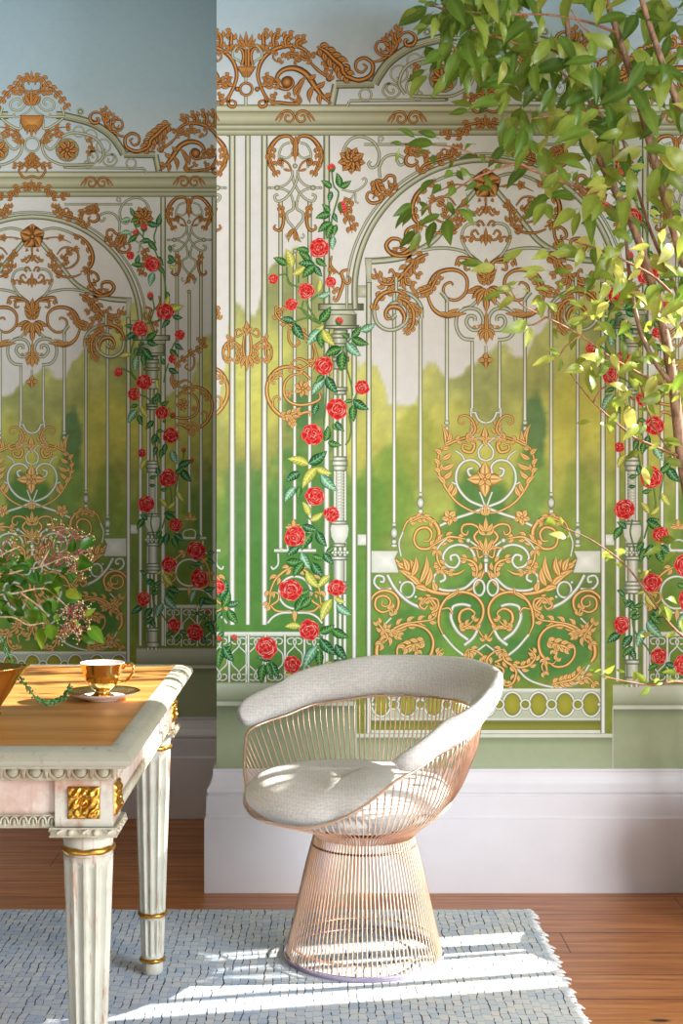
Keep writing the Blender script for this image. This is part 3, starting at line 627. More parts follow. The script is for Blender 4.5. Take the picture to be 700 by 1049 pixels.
    M.acan(e(520,40, 470,60), 3.4, 3, 5, 3); M.acan(e(560,30, 545,70, 590,110), 4, 3, 7, 3.4)
    M.ribbon(e(195,218, 255,278, 345,312, 430,320, 510,295, 570,205), 3)
    M.acan(e(375,306, 440,290, 490,275, 545,215), [2,5,5,2], 5, 6.5, 3.6, 'both'); M.acan(e(515,290, 560,270, 605,315), [2,5,2], 3, 6, 3.4, 'both')
    # ringed scroll pair on the axis
    M.ribbon(k6(515,530, 525,505, 570,495, 612,505)+k6(612,505), 4); M.ribbon(k6(515,520, 512,570, 545,635, 600,680)+[(-18, 660)], 4.4); M.ribbon(k6(470,650)+[(-33,663), (-22,672)], 3.4)
    M.ribbon([(-22, 661), (-12, 652), (-4, 634)], 4.2)
    M.ribbon(k6(470,650, 448,590, 460,510, 500,455, 560,432, 630,450, 672,500, 672,560, 640,608, 590,615, 555,580, 562,535, 600,518, 632,540, 618,568), [2,4,4.4,4.4,4.4,4.4,4.4,4.6,5,5,4,3,2], G)
    M.acan(k6(560,615, 600,600, 640,560), 3.6, 3, 5, 3); M.ribbon(k6(490,470, 540,440, 545,410), [2,3,2], G); M.ribbon(k6(465,520, 500,515, 520,545), [2,3.4,2], G)
    M.acan(e(35,70, 10,110, -20,130), 1) if False else None
    M.acan([(-1, 655), (-6, 648), (-10, 641)], 3, 2, 5, 3); M.ribbon([(0, 660), (-10, 668), (-16, 676)], 2.6)
    M.ribbon(e(40,150, 55,80, 100,60) if False else e(85,190, 120,175, 145,150, 130,125), [3,4,3], G)
    M.acan(e(130,125, 80,140, 45,180, 60,230, 95,225, 85,200), [2,4.4,4.6,4,3,2], 4, 6, 3.2, 'both'); M.acan(e(130,130, 135,180, 200,215, 260,205, 292,160, 260,122), [2,5,5.4,5,4,2], 6, 6, 3.4, 'both')
    M.acan(e(170,205, 195,240, 180,295, 140,312, 118,285), [3,4.6,4.4,3.6,2], 4, 5, 3, 'both'); M.ribbon(e(95,205, 130,230, 120,270), [3,3.6,2], G)
M.rosette(h(335,455)[0], 18, 4, 0, .5); M.rosette(h(335,455)[0], 9, 4, PI/4, .5); M.leaf(h(335,285)[0], h(335,178)[0], 9); M.leaf(h(337,250)[0], h(295,240)[0], 5); M.leaf(h(337,250)[0], h(378,240)[0], 5)
M.tuft(h(337,640)[0], -90, 13, 3, 60, 4.5); M.bar(0, 566, 586, 4.4); M.ball((0, 567), 3.4); M.ball((0, 574), 3.2)
M.tuft(k6(689,215)[0], -90, 13, 5, 120, 5); M.tuft(k6(689,120)[0], -90, 14, 3, 80, 6); M.tuft(k6(689,215)[0], 90, 7, 3, 60, 4)
M.ribbon([(-14, 574)]+[(-4, 588)], 1) if False else None
# ---- pierced bottom panel of the gate
for _ in sides(ID, M0):
    M.bands([(705,(128,138,112)),(706,(222,226,214)),(708,(206,212,198)),(709.5,(176,184,160)),(735,(182,190,166)),(737,(214,218,206)),(738.4,(120,126,90)),(740,(112,118,44)),(746,(140,144,60)),(747.6,(110,116,60)),(748,(216,220,206)),(751,(208,214,198)),(752,(90,98,50))], -118, 0)
for _ in sides(ID):
    for i in range(-4, 5):
        x = i*26.9+.2; M.disc((x, 721.5), 8.6, [(0, (160,158,60)), (.8, (150,148,52)), (1, (110,112,60))], ry=11.4, n=16); M.ring((x, 721.5), 9.6, 3, ry=12.4)
    for i in range(-4, 4):
        x = (i+.5)*26.9; M.disc((x, 721.5), 4, [(0, (150,148,52)), (1, (130,130,60))]); M.ring((x, 721.5), 4.8, 2.6)
    for sd in (1, -1): M.ball((sd*116, 721.5), 2.4); M.bar(sd*120, 560, 751, 5.6)
# ---- roses climbing the columns: (frame, leaves 'x,y>x,y kind'), roses, buds, stems
def P4(fr, s): 
    for it in s.split(';'):
        it = it.strip()
        if not it: continue
        k = it[-1] if it[-1] in 'debys' else 'd'; it = it.rstrip('debys ')
        a, b = it.split('>'); yield fr(*map(float, a.split(',')))[0], fr(*map(float, b.split(',')))[0], k
f8 = Fc(320, 300, 7.4875); c9 = Fc(220, 600); l2 = Lc(107, 400); l7 = Lc(107, 500); l8 = Lc(107, 580)
STEMS = [(c5, '600,225 610,300 635,340 615,420 600,480 600,540 590,600'), (c6, '330,160 365,155 385,200 430,220'), (c6, '370,115 375,190 400,215'), (c6, '415,320 460,340 500,380 545,405'), (c6, '455,290 450,340 500,390 545,410'),
 (c6, '470,290 490,340 540,410'), (c6, '530,260 490,290'), (c6, '400,400 470,380 530,395'), (c6, '430,140 430,200'), (f8, '300,345 250,410 235,440 260,560 300,700 310,790'), (f8, '350,760 330,800 315,830'), (c7, '690,280 700,340 690,400 670,430'), (c7, '575,70 570,200 560,330'),
 (c8, '470,190 500,220 540,250 560,200'), (c8, '480,380 500,430 560,510'), (c9, '480,20 560,60'), (c9, '520,220 580,330 600,420'), (c9, '35,60 45,200 40,320'), (c9, '45,330 80,290'),
 (l6, '180,130 190,190 240,260 290,300 330,380 370,500 390,640'), (l6, '245,220 245,270 290,290'), (l6, '330,190 310,260 320,300'), (l1, '105,470 150,490 200,545'), (l1, '190,290 165,370 165,480 200,540'), (l1, '480,280 440,310 420,350'), (l1, '300,30 310,100 280,180 250,200'), (l1, '360,165 270,190'), (l1, '190,630 260,650 310,700'), (l1, '400,440 380,500 370,560'),
 (l2, '330,250 320,330 330,430 350,520'), (l2, '460,520 450,590 440,660'), (l2, '410,600 420,680 410,720'), (l2, '495,385 490,430 460,480'), (l2, '540,445 500,450'), (l7, '300,150 290,220 310,300'), (l7, '360,250 380,180'), (l7, '360,320 340,260'), (l8, '300,130 310,230 380,330 420,400'), (l8, '560,150 580,250'), (l8, '640,290 650,350')]
for fr, s in STEMS: M.stem(fr(*[float(x) for p in s.split() for x in p.split(',')]), 1.7)
LV = [(c5, '600,315>545,275;600,330>590,390e;640,310>625,235;640,310>700,275;590,440>550,395;595,450>517,468;610,440>630,490e;600,490>530,540;605,500>575,575;625,500>612,560;612,560>605,630b;485,640>415,625'),
 (c6, '370,110>300,70;395,120>365,25y;400,155>465,110y;490,90>430,40;515,110>428,100e;520,110>450,175;515,110>552,168e;520,70>575,115;530,245>540,180y;530,270>595,245b;410,400>335,385e;405,405>460,490e;535,400>595,320;510,450>560,415y;545,440>475,520b;550,440>550,535;555,440>615,520y;650,530>565,575;655,555>645,650'),
 (f8, '280,350>215,310;300,340>375,255;305,345>435,395;370,290>485,235b;265,380>375,485b;225,430>95,490;240,450>235,600;95,640>30,670;110,640>195,770e;90,670>0,780b;310,830>240,840;315,820>435,895e;320,860>320,990;160,1000>200,1060'),
 (c7, '560,70>520,115;530,215>510,280e;620,310>665,360e;565,410>580,330;580,415>650,430;480,525>575,460e;480,530>375,500y;520,545>600,575y;525,545>450,650y;545,580>630,665b;440,570>365,620e;440,640>428,705;415,645>360,720b'),
 (c8, '485,190>450,120y;490,215>555,175y;450,240>530,265e;525,270>575,350e;500,280>445,370;435,350>370,400e;570,380>615,345;500,395>560,410;560,380>610,440e;445,380>490,465b;365,425>455,425;460,430>405,505;500,430>560,505e;470,480>535,560y;590,500>530,560y'),
 (c9, '430,40>490,20;410,130>460,45;440,110>500,50;600,70>545,180y;615,60>670,85y;625,95>700,150b;440,210>360,210y;535,240>615,200;600,220>690,265;540,270>625,355e;620,300>680,380e;540,330>545,420;525,310>460,425b;600,390>550,440y;640,380>600,420e;465,440>430,475y;410,470>355,455y;500,440>440,470y;290,380>215,370e;290,390>330,470e;255,400>240,500;270,395>300,470'),
 (c9, '60,100>130,80e;70,120>120,195;40,130>5,175e;40,110>75,20;45,60>-10,30;30,60>60,-30e;45,310>100,390e;35,320>20,420;60,330>90,300;50,240>10,270e;20,200>-20,260'),
 (l6, '180,130>160,75e;210,150>160,170;190,190>235,180;270,170>345,190e;330,190>345,115e;165,150>100,165b;165,235>95,240b;205,255>145,300;290,285>220,290e;280,280>330,345;195,430>215,365e;240,440>165,435;310,480>285,570b;340,440>380,490;390,420>445,400;400,370>445,420e;410,310>415,360;400,440>455,450y;395,600>400,660;335,380>370,440e'),
 (l1, '375,90>400,15y;385,95>495,80y;425,145>490,155e;410,170>360,220e;185,215>125,205;195,250>130,300e;260,290>330,235;265,300>335,325e;250,310>215,330;240,340>310,420e;210,340>190,400;245,380>255,460;205,395>195,490b;165,385>95,400y;440,315>495,355e;410,350>465,400;400,470>465,500e;375,450>345,400;330,540>335,600y;330,620>350,690;300,650>330,700e'),
 (l2, '210,90>160,110e;205,120>148,205b;215,150>240,220;230,95>275,170y;310,190>260,245e;300,60>345,30;350,90>405,65;370,180>380,205;330,245>375,255;320,280>350,330e;330,270>300,340;330,350>310,410e;370,360>350,430;385,330>375,400e;420,370>455,460b;265,430>225,495y;460,470>545,430e;480,490>545,570e;440,520>500,470;330,480>350,540e;280,545>330,530;280,590>320,590e;350,620>400,610;455,625>495,690y'),
 (l7, '385,120>345,65y;395,125>440,85y;250,190>205,260;270,200>220,165e;370,160>440,150e;380,160>460,200;360,270>320,320;400,280>380,360e;430,300>465,380;440,280>500,330e;370,300>340,370;600,290>570,330;560,470>620,470e;530,480>580,500;640,400>690,400e;640,440>690,470;365,525>325,535y;370,530>425,605y;250,530>220,515e;290,600>250,560e;310,600>360,580;280,560>320,620'),
 (l8, '260,60>225,30e;300,90>260,120e;330,130>280,160;240,250>170,300e;300,260>250,330e;290,170>350,150;375,185>455,270b;365,230>325,320b;310,320>250,370;300,330>320,390e;400,130>480,160e;390,150>450,200;570,150>540,230b;620,150>690,130e;600,200>690,230;620,190>600,260e;430,410>380,440;470,400>530,420e;480,430>450,480;540,440>580,480e;620,370>690,340e;660,350>690,430;610,430>640,490e;640,300>600,340;560,300>600,280e')]
for fr, s in LV:
    for a, b, k in P4(fr, s):
        M.rleaf(a, b, min(11, max(4.4, math.dist(a, b)*.5)), k)
RO = [(327,254,10.5),(280,286,5.4),(314,298,9),(299,312,7),(339,289,6),(332,375,10),(371,397,8),(345.5,419,11.5),(320.5,445,11.5),(323,508.5,10.5),(340,527,8.5),(302.5,549.5,11.4),(298,604,12),(345,602,9.4),(317,646,11.5),(273,663,12),(299.5,681,9.4),(223,601,8)]
for x, y, r in RO: M.rose((x-498, y), r)
for fr, x, y, r in ((l6,162,375,5.4),(l6,302,430,10.5),(l1,380,118,11.4),(l1,220,222,10.6),(l1,470,262,7),(l1,425,412,5.8),(l1,88,495,6),(l1,250,555,10.2),(l1,185,632,8.6),(l2,360,140,8.8),(l2,417,280,10.6),(l2,235,390,5.6),(l2,395,548,12),(l7,260,100,11),(l7,445,230,9),(l7,575,390,12.4),(l7,400,475,10),(l7,592,562,12.4),(l8,245,203,9.2),(l8,435,367,8.8),(l8,565,410,11.4)):
    M.rose(fr(x, y)[0], r)
for fr, s, w in ((c5,'608,228>585,185',7),(c5,'635,415>682,405',11),(f8,'190,240>228,185',7),(c9,'85,280>115,250',5),(c9,'15,290>30,255',5),(l6,'245,228>250,175',7),(l6,'210,250>180,215',7),(l6,'290,655>283,595',6),(l2,'420,170>438,135',6),(l2,'495,385>495,352',5),(l2,'540,450>552,420',5),(l8,'640,295>645,268',5)):
    for a, b, k in P4(fr, s): M.bud(a, b, w)

# ---- washes behind the ironwork
def washes(u, v):
    N = lambda sc, seed: fbm(u/sc+50, v/sc+50, seed)-.5
    col = np.zeros(u.shape+(3,))
    def lay(c, m): col[:] = col*(1-m[..., None])+np.array(c)*m[..., None]
    def ss(x): x = np.clip(x, 0, 1); return x*x*(3-2*x)
    stops = [(-120,(136,164,178)),(0,(154,180,192)),(60,(180,198,205)),(110,(204,214,216)),(170,(214,217,213)),(420,(216,217,213))]
    for i in range(3): col[..., i] = np.interp(v, [s[0] for s in stops], [s[1][i] for s in stops])
    sk = [(-520,330),(-300,330),(-276,420),(-268,372),(-260,305),(-245,314),(-237,322),(-228,290),(-222,272),(-205,253),(-192,250),(-176,265),(-160,300),(-140,362),(-125,366),(-112,372),(-104,392),(-100,412),(-72,410),(-66,380),(-58,370),(-52,367),(-46,378),(-38,386),(-28,382),(-20,374),(0,364),(10,352),(20,349),(30,358),(40,362),(50,345),(64,328),(84,312),(100,300),(118,276),(131,266),(148,280),(158,330),(166,385),(180,372),(196,380),(206,340),(216,306),(240,296),(300,300),(640,330)]
    S = np.interp(u, [s[0] for s in sk], [s[1] for s in sk])
    nb = N(13, 1)*26+N(5, 2)*10
    m1 = ss((v-S+nb*.6)/9)
    hue = ss(.5+N(60, 5)*2.2)
    base = np.stack([np.interp(v, [300,400,470,520,600,700], [a, b, c, d, e, f]) for a, b, c, d, e, f in ((162,176,172,146,120,124),(170,180,172,160,146,150),(104,98,88,82,74,68))], -1)
    top_ = np.clip(1-(v-S)/95., 0, 1)[..., None]*m1[..., None]
    base = base*(1-.55*top_)+np.array((186,190,128))*.55*top_
    base = base*(.9+.2*hue[..., None])+np.array((14,8,-6))*(hue[..., None]-.5)
    col[:] = col*(1-m1[..., None])+base*m1[..., None]
    # edge darkening of a wash
    rim = np.exp(-((v-S+nb*.6-5)/5)**2)*.18*m1; lay((130,140,60), rim)
    def blob(cu, cv, ru, rv, c, a, sd, soft=.35):
        d = np.sqrt(((u-cu)/ru)**2+((v-cv)/rv)**2)+N(18, sd)*.55+N(7, sd+9)*.22
        lay(c, ss((1-d)/soft)*a*m1)
    blob(-255, 590, 60, 110, (112,150,74), .75, 11); blob(-248, 520, 22, 60, (88,134,80), .6, 12); blob(-190, 560, 70, 110, (84,134,66), .8, 13)
    blob(-185, 420, 26, 26, (70,120,74), .8, 14); blob(-178, 500, 40, 80, (82,132,70), .7, 15); blob(-205, 620, 90, 90, (78,130,58), .75, 16)
    blob(-130, 600, 34, 130, (96,142,60), .75, 17); blob(-96, 500, 26, 60, (110,148,62), .7, 18); blob(-120, 520, 20, 50, (104,144,64), .7, 19)
    blob(50, 440, 15, 46, (92,130,86), .85, 20, .3); blob(46, 500, 22, 50, (96,142,74), .6, 21); blob(-8, 520, 34, 46, (74,124,64), .8, 22); blob(-26, 540, 30, 24, (86,130,60), .6, 23)
    blob(0, 640, 110, 95, (96,146,62), .7, 24); blob(-20, 610, 40, 40, (72,126,60), .75, 25); blob(30, 680, 50, 30, (70,124,62), .7, 26); blob(80, 660, 40, 40, (72,128,64), .7, 27); blob(-80, 660, 40, 40, (78,130,62), .7, 28)
    blob(-50, 580, 60, 30, (140,172,82), .5, 29); blob(70, 575, 60, 34, (140,170,80), .5, 30); blob(150, 560, 40, 90, (128,150,68), .7, 31); blob(95, 530, 22, 70, (126,150,66), .6, 32); blob(210, 620, 60, 120, (104,138,60), .75, 33); blob(168, 650, 50, 80, (108,134,56), .7, 34)
    blob(225, 520, 30, 60, (96,132,72), .7, 35); blob(-70, 450, 26, 50, (150,158,70), .6, 36); blob(-30, 440, 30, 40, (190,190,90), .5, 37); blob(150, 440, 40, 60, (196,192,84), .5, 38); blob(95, 420, 30, 60, (192,190,86), .5, 39)
    low = ss((v-690)/12)*m1; lay((132,140,52), low*.7)
    g = (N(9, 40)*.09+N(3.2, 41)*.05)[..., None]; col *= 1+g*m1[..., None]*1.6+g*.12
    return np.clip(col, 8, 250)
# ---- the papered walls
def paper_mat():
    t = NT('wallpaper'); at_ = t.n('ShaderNodeAttribute', attribute_name='print')
    v = t.coords((1,1,1)); n1 = t.noise(v, 260, 3, .6); n2 = t.noise(v, 36, 4, .6)
    r = t.math('ADD', t.math('MULTIPLY', n1, .14), t.math('MULTIPLY', n2, .16)); r = t.math('ADD', r, .85)
    mx = t.n('ShaderNodeVectorMath', operation='SCALE'); t.l(at_.outputs['Color'], mx.inputs[0]); t.l(r, mx.inputs['Scale'])
    t.color(mx.outputs[0]); t.set(Roughness=.75); t.b.inputs['Specular IOR Level'].default_value = .2
    t.bump(n1, .0006, .25); return t.m
MAT_PAPER = paper_mat()
def plain(name, c, rough=.6, amt=.04, sc=20., **kw):
    t = NT(name); n1 = t.noise(t.coords(), sc, 5, .6)
    lo = tuple(x*(1-amt*2) for x in L4(c)[:3])+(1,); hi = tuple(min(1, x*(1+amt*2)) for x in L4(c)[:3])+(1,)
    t.color(t.ramp(n1, [(.25, lo), (.75, hi)])); t.set(Roughness=rough, **kw); return t.m
MAT_WALL = plain('wall_paint', (196,198,190), .8)
def papered_wall(name, D, axis_px, u0, u1, thick, v0, wall_to=(None, None)):
    s = D/FPX; k = .822 if D > D1+.1 else 1.
    # wall's own scale: pixels of the main wall -> metres, the same pattern on both walls
    sm = D1/FPX
    X = lambda u: (axis_px-VPX)*s+u*sm
    Z = lambda v: EYE-(v-HOR)*sm
    nu = int((u1-u0)/2.6)+1; nv = int((790-v0)/2.6)+1
    uu, vv = np.meshgrid(np.linspace(u0, u1, nu), np.linspace(v0, 790, nv))
    col = s2l(washes(uu, vv)).reshape(-1, 3)
    V = [np.stack([X(uu).ravel(), np.zeros(uu.size), Z(vv).ravel()], 1)]; i = np.arange(nu*nv).reshape(nv, nu)
    F = np.stack([i[1:, :-1], i[1:, 1:], i[:-1, 1:], i[:-1, :-1]], -1).reshape(-1, 4).tolist()
    n0 = nu*nv
    mv = np.array(M.V); mc = s2l(np.clip(np.array(M.K), 0, 255))
    use = set(); MF = []
    for f in M.F:
        q = [mv[a] for a in f]
        if all(a[0] <= u0 for a in q) or all(a[0] >= u1 for a in q) or all(a[1] < v0 for a in q): continue
        MF.append(f); use.update(f)
    use = sorted(use); mp = {a: j+n0 for j, a in enumerate(use)}
    sub = mv[use]; su = np.clip(sub[:, 0], u0, u1)
    V.append(np.stack([X(su), -DH*sub[:, 2]-.0002, Z(np.clip(sub[:, 1], v0, 900))], 1)); col = np.concatenate([col, mc[use]])
    for f in MF:
        q = [mp[a] for a in f]; p = [V[1][a-n0] for a in q]
        ar = sum(p[a][0]*p[(a+1) % len(p)][2]-p[(a+1) % len(p)][0]*p[a][2] for a in range(len(p)))
        F.append(q if ar > 0 else q[::-1])
    npaper = len(F)
    V = np.concatenate(V)
    b = len(V); x0, x1 = wall_to[0] if wall_to[0] is not None else X(u0), wall_to[1] if wall_to[1] is not None else X(u1)
    zt = Z(v0); e = .0008
    bx = [(x0, e, 0), (x1, e, 0), (x1, thick, 0), (x0, thick, 0), (x0, e, zt), (x1, e, zt), (x1, thick, zt), (x0, thick, zt)]
    V = np.concatenate([V, np.array(bx)]); col = np.concatenate([col, np.full((8, 3), .5)])
    F += [[b+j for j in f] for f in ((0,1,5,4),(4,5,6,7),(1,2,6,5),(2,3,7,6),(3,0,4,7),(0,3,2,1))]
    me = bpy.data.meshes.new(name); me.from_pydata(V.tolist(), [], F); me.update()
    a = me.color_attributes.new('print', 'FLOAT_COLOR', 'POINT')
    a.data.foreach_set('color', np.concatenate([col, np.ones((len(col), 1))], 1).astype(np.float32).ravel())
    me.materials.append(MAT_PAPER); me.materials.append(MAT_WALL)
    mi = [0]*npaper+[1]*6; me.polygons.foreach_set('material_index', mi)
    o = bpy.data.objects.new(name, me); o.location = (0, D, 0); C.objects.link(o)
    o['kind'] = 'structure'; return o
papered_wall('wall_front', D1, 498, -276, 300, D2-D1-.012, -150)
papered_wall('wall_left', D2, 33, -235, 300, .1, -150)
# ================================================================== room
def floor_mat():
    t = NT('floorboards'); tc = t.n('ShaderNodeTexCoord'); sp = t.n('ShaderNodeSeparateXYZ'); t.l(tc.outputs['Object'], sp.inputs[0])
    row = t.math('DIVIDE', t.math('ADD', sp.outputs['Y'], .105), .166); fl = t.math('FLOOR', row); fr = t.math('FRACT', row)
    wn = t.n('ShaderNodeTexWhiteNoise', noise_dimensions='1D'); t.l(fl, wn.inputs['W'])
    cb = t.n('ShaderNodeCombineXYZ'); t.l(t.math('MULTIPLY', sp.outputs['X'], 1.3), cb.inputs[0]); t.l(t.math('MULTIPLY', sp.outputs['Y'], 22.), cb.inputs[1]); t.l(t.math('MULTIPLY', wn.outputs['Value'], 40.), cb.inputs[2])
    n1 = t.noise(cb.outputs[0], 2.2, 6, .62)
    cb2 = t.n('ShaderNodeCombineXYZ'); t.l(t.math('MULTIPLY', sp.outputs['X'], 3.), cb2.inputs[0]); t.l(t.math('MULTIPLY', sp.outputs['Y'], 110.), cb2.inputs[1]); t.l(wn.outputs['Value'], cb2.inputs[2])
    n2 = t.noise(cb2.outputs[0], 3., 4, .6)
    g = t.math('ADD', t.math('MULTIPLY', n1, .7), t.math('MULTIPLY', n2, .3))
    c = t.ramp(g, [(.3, L4((124,64,26))), (.5, L4((190,116,58))), (.68, L4((216,150,88)))])
    c = t.mix(t.math('MULTIPLY', wn.outputs['Value'], .35), c, L4((140,80,46)))
    # knots and butt joints
    vo = t.n('ShaderNodeTexVoronoi', feature='F1'); vo.inputs['Scale'].default_value = 1.
    cb3 = t.n('ShaderNodeCombineXYZ'); t.l(t.math('MULTIPLY', sp.outputs['X'], 3.2), cb3.inputs[0]); t.l(t.math('MULTIPLY', sp.outputs['Y'], 8.), cb3.inputs[1]); t.l(cb3.outputs[0], vo.inputs['Vector'])
    c = t.mix(t.ramp(vo.outputs['Distance'], [(.05, (1,1,1,1)), (.1, (0,0,0,1))]), c, L4((52,26,14)))
    seam = t.math('ADD', t.math('LESS_THAN', fr, .016), t.math('GREATER_THAN', fr, .99))
    jx = t.math('FRACT', t.math('ADD', t.math('MULTIPLY', sp.outputs['X'], .42), t.math('MULTIPLY', wn.outputs['Value'], 7.)))
    seam = t.math('MINIMUM', t.math('ADD', seam, t.math('LESS_THAN', jx, .0014)), 1.)
    c = t.mix(seam, c, L4((44,22,14))); t.color(c)
    t.l(t.ramp(g, [(.3, (.42,)*3+(1,)), (.7, (.28,)*3+(1,))]), t.b.inputs['Roughness'])
    t.bump(t.math('SUBTRACT', t.math('MULTIPLY', g, .25), t.math('MULTIPLY', seam, 1.)), .002, .6); return t.m
fl = MB(); fl.box(-3.2, -1.2, -.08, 2.3, D2+.12, 0); tag(fl.build('floor', floor_mat(), smooth=False), kind='structure')
MAT_TRIM = plain('white_trim_paint', (226,224,230), .42, .015, 8)
def baseboard(name, D, x0, x1, ret=False, h=.369):
    # profile (projection, height) of the tall moulded skirting
    pr = [(0,h),(.010,h),(.011,h-.004),(.009,h-.01),(.010,h-.022),(.016,h-.042),(.025,h-.056),(.028,h-.062),(.028,h-.068),(.024,h-.071),(.023,h-.076),(.0285,h-.078),(.029,h-.082),(.029,h-.138),(.031,h-.142),(.0345,h-.144),(.0345,.003),(.033,0),(0,0)]
    V = []; F = []; n = len(pr)
    cols = [(x0, 1), (x1, 1)]
    if ret: cols = [('r', 0)]+cols
    for cx, _ in cols:
        for p, z in pr:
            if cx == 'r': V.append((x0-p, D+.34, z))
            elif ret and cx == x0: V.append((x0-p, D-p, z))
            else: V.append((cx, D-p, z))
    for c in range(len(cols)-1):
        for i in range(n-1): F.append((c*n+i, c*n+i+1, (c+1)*n+i+1, (c+1)*n+i))
    F.append(tuple(range(n))); F.append(tuple(reversed(range((len(cols)-1)*n, len(cols)*n))))
    o = mobj(name, V, F, MAT_TRIM); bm = bmesh.new(); bm.from_mesh(o.data); bmesh.ops.recalc_face_normals(bm, faces=bm.faces); bm.to_mesh(o.data); bm.free()
    tag(o, kind='structure')
XL = at(222, 0, D1).x
baseboard('baseboard_front', D1, XL, 1.96, True)
baseboard('baseboard_left', D2, -1.7, XL+.3)
# outside the frame: side walls, the window the sun comes through, the ceiling
ZC = 3.15
def wall(name, *bx, mat=MAT_WALL):
    m = MB()
    for b in bx: m.box(*b)
    return tag(m.build(name, mat, smooth=False), kind='structure')
WX, WY0, WY1, WZ0, WZ1 = 1.97, 3.44, 4.2, .84, 2.68
wall('wall_right', (WX, 2.6, 0, WX+.12, WY0, ZC), (WX, WY1, 0, WX+.12, D1+.3, ZC), (WX, WY0, 0, WX+.12, WY1, WZ0), (WX, WY0, WZ1, WX+.12, WY1, ZC), (WX+.004, WY0, WZ0, WX+.116, 3.72, 1.62))  # last box: panel added in the opening to keep sun off the rug
w = MB(); fx = WX+.03
for a in (WY0, WY1-.05): w.box(fx, a, WZ0, fx+.05, a+.05, WZ1)
for a in (WZ0, WZ1-.05, (WZ0+WZ1)/2-.025): w.box(fx, WY0, a, fx+.05, WY1, a+.05)
w.box(fx, (WY0+WY1)/2-.015, WZ0, fx+.05, (WY0+WY1)/2+.015, WZ1); w.box(WX-.05, WY0-.05, WZ0-.03, WX+.06, WY1+.05, WZ0)
tag(w.build('window_1', MAT_TRIM, smooth=False), kind='structure')
wall('wall_side_left', (-1.85, -.4, 0, -1.73, D2+.1, ZC), mat=plain('low_bounce_wall_paint', (74,76,58), .8))  # unseen wall, coloured dark to cut light bounced onto the recessed wall
wall('ceiling', (-3.2, 1.6, ZC, 2.3, D2+.12, ZC+.1))
# ================================================================== rug
RUGZ = .009
def rug_mat():
    t = NT('woven_rug'); tc = t.n('ShaderNodeTexCoord'); ob = tc.outputs['Object']
    wob = t.n('ShaderNodeTexNoise'); wob.inputs['Scale'].default_value = 16; wob.inputs['Detail'].default_value = 3; t.l(ob, wob.inputs['Vector'])
    vm = t.n('ShaderNodeVectorMath', operation='SCALE'); vs_ = t.n('ShaderNodeVectorMath', operation='SUBTRACT'); t.l(wob.outputs['Color'], vs_.inputs[0]); vs_.inputs[1].default_value = (.5,.5,.5)
    t.l(vs_.outputs[0], vm.inputs[0]); vm.inputs['Scale'].default_value = .02
    ad = t.n('ShaderNodeVectorMath', operation='ADD'); t.l(ob, ad.inputs[0]); t.l(vm.outputs[0], ad.inputs[1])
    sp = t.n('ShaderNodeSeparateXYZ'); t.l(ad.outputs[0], sp.inputs[0])
    cx = t.math('DIVIDE', sp.outputs['X'], .0205); ci = t.math('FLOOR', cx); cf = t.math('FRACT', cx)
    w1 = t.n('ShaderNodeTexWhiteNoise', noise_dimensions='1D'); t.l(ci, w1.inputs['W'])
    cy = t.math('ADD', t.math('DIVIDE', sp.outputs['Y'], .034), t.math('MULTIPLY', w1.outputs['Value'], 9.)); cj = t.math('FLOOR', cy); cg = t.math('FRACT', cy)
    cb = t.n('ShaderNodeCombineXYZ'); t.l(ci, cb.inputs[0]); t.l(cj, cb.inputs[1]); w2 = t.n('ShaderNodeTexWhiteNoise', noise_dimensions='2D'); t.l(cb.outputs[0], w2.inputs['Vector'])
    big = t.noise(ob, 1.7, 4, .6); mid = t.noise(ob, 9, 3, .6)
    f = t.math('ADD', t.math('MULTIPLY', big, .5), t.math('ADD', t.math('MULTIPLY', mid, .3), t.math('MULTIPLY', w2.outputs['Value'], .2)))
    c = t.ramp(f, [(.32, L4((186,202,222))), (.48, L4((212,219,226))), (.6, L4((226,227,226))), (.78, L4((234,231,226)))])
    # bluer towards the table's side of the rug, ivory at the other end: blue shade put into the colour
    so_ = t.n('ShaderNodeSeparateXYZ'); t.l(ob, so_.inputs[0])
    shade_tint = t.n('ShaderNodeMapRange'); shade_tint.inputs[1].default_value = .1; shade_tint.inputs[2].default_value = -.5; t.l(so_.outputs['X'], shade_tint.inputs[0])
    c = t.mix(t.math('MULTIPLY', shade_tint.outputs[0], .6), c, t.mix(w2.outputs['Value'], L4((162,188,228)), L4((196,212,234))))
    # dark warp shows between the columns here and there, thin joints across
    pv = t.noise(t.coords((1,.6,1)), 44, 3, .6)
    wid = t.math('MINIMUM', t.math('MULTIPLY', t.math('SUBTRACT', pv, .45), 1.3), .14)
    g1 = t.math('LESS_THAN', cf, wid); g2 = t.math('MULTIPLY', t.math('LESS_THAN', cg, .08), .4)
    gap = t.math('MAXIMUM', t.math('MULTIPLY', g1, .95), g2)
    edge_ = t.math('LESS_THAN', cf, .1)
    c = t.mix(t.math('MULTIPLY', edge_, .15), c, L4((70,80,100)))
    c = t.mix(gap, c, L4((34,36,44))); t.color(c); t.set(Roughness=.9); t.b.inputs['Specular IOR Level'].default_value = .1
    fine = t.noise(ob, 420, 2, .5)
    t.bump(t.math('SUBTRACT', t.math('MULTIPLY', fine, .3), gap), .003, .7); return t.m
rnd = random.Random(11)
r0, r1, ry0, ry1 = -1.64, .592, 1.15, 4.06
edge = []
y = ry0
while y < ry1: edge.append((r1+rnd.uniform(-.007, .007), y)); y += rnd.uniform(.008, .02)
edge.append((r1, ry1)); back = []; x = r1-.012
while x > r0: back.append((x, ry1+rnd.uniform(-.002, .002))); x -= .03
ring = [(r0, ry0)]+edge+back+[(r0, ry1)]
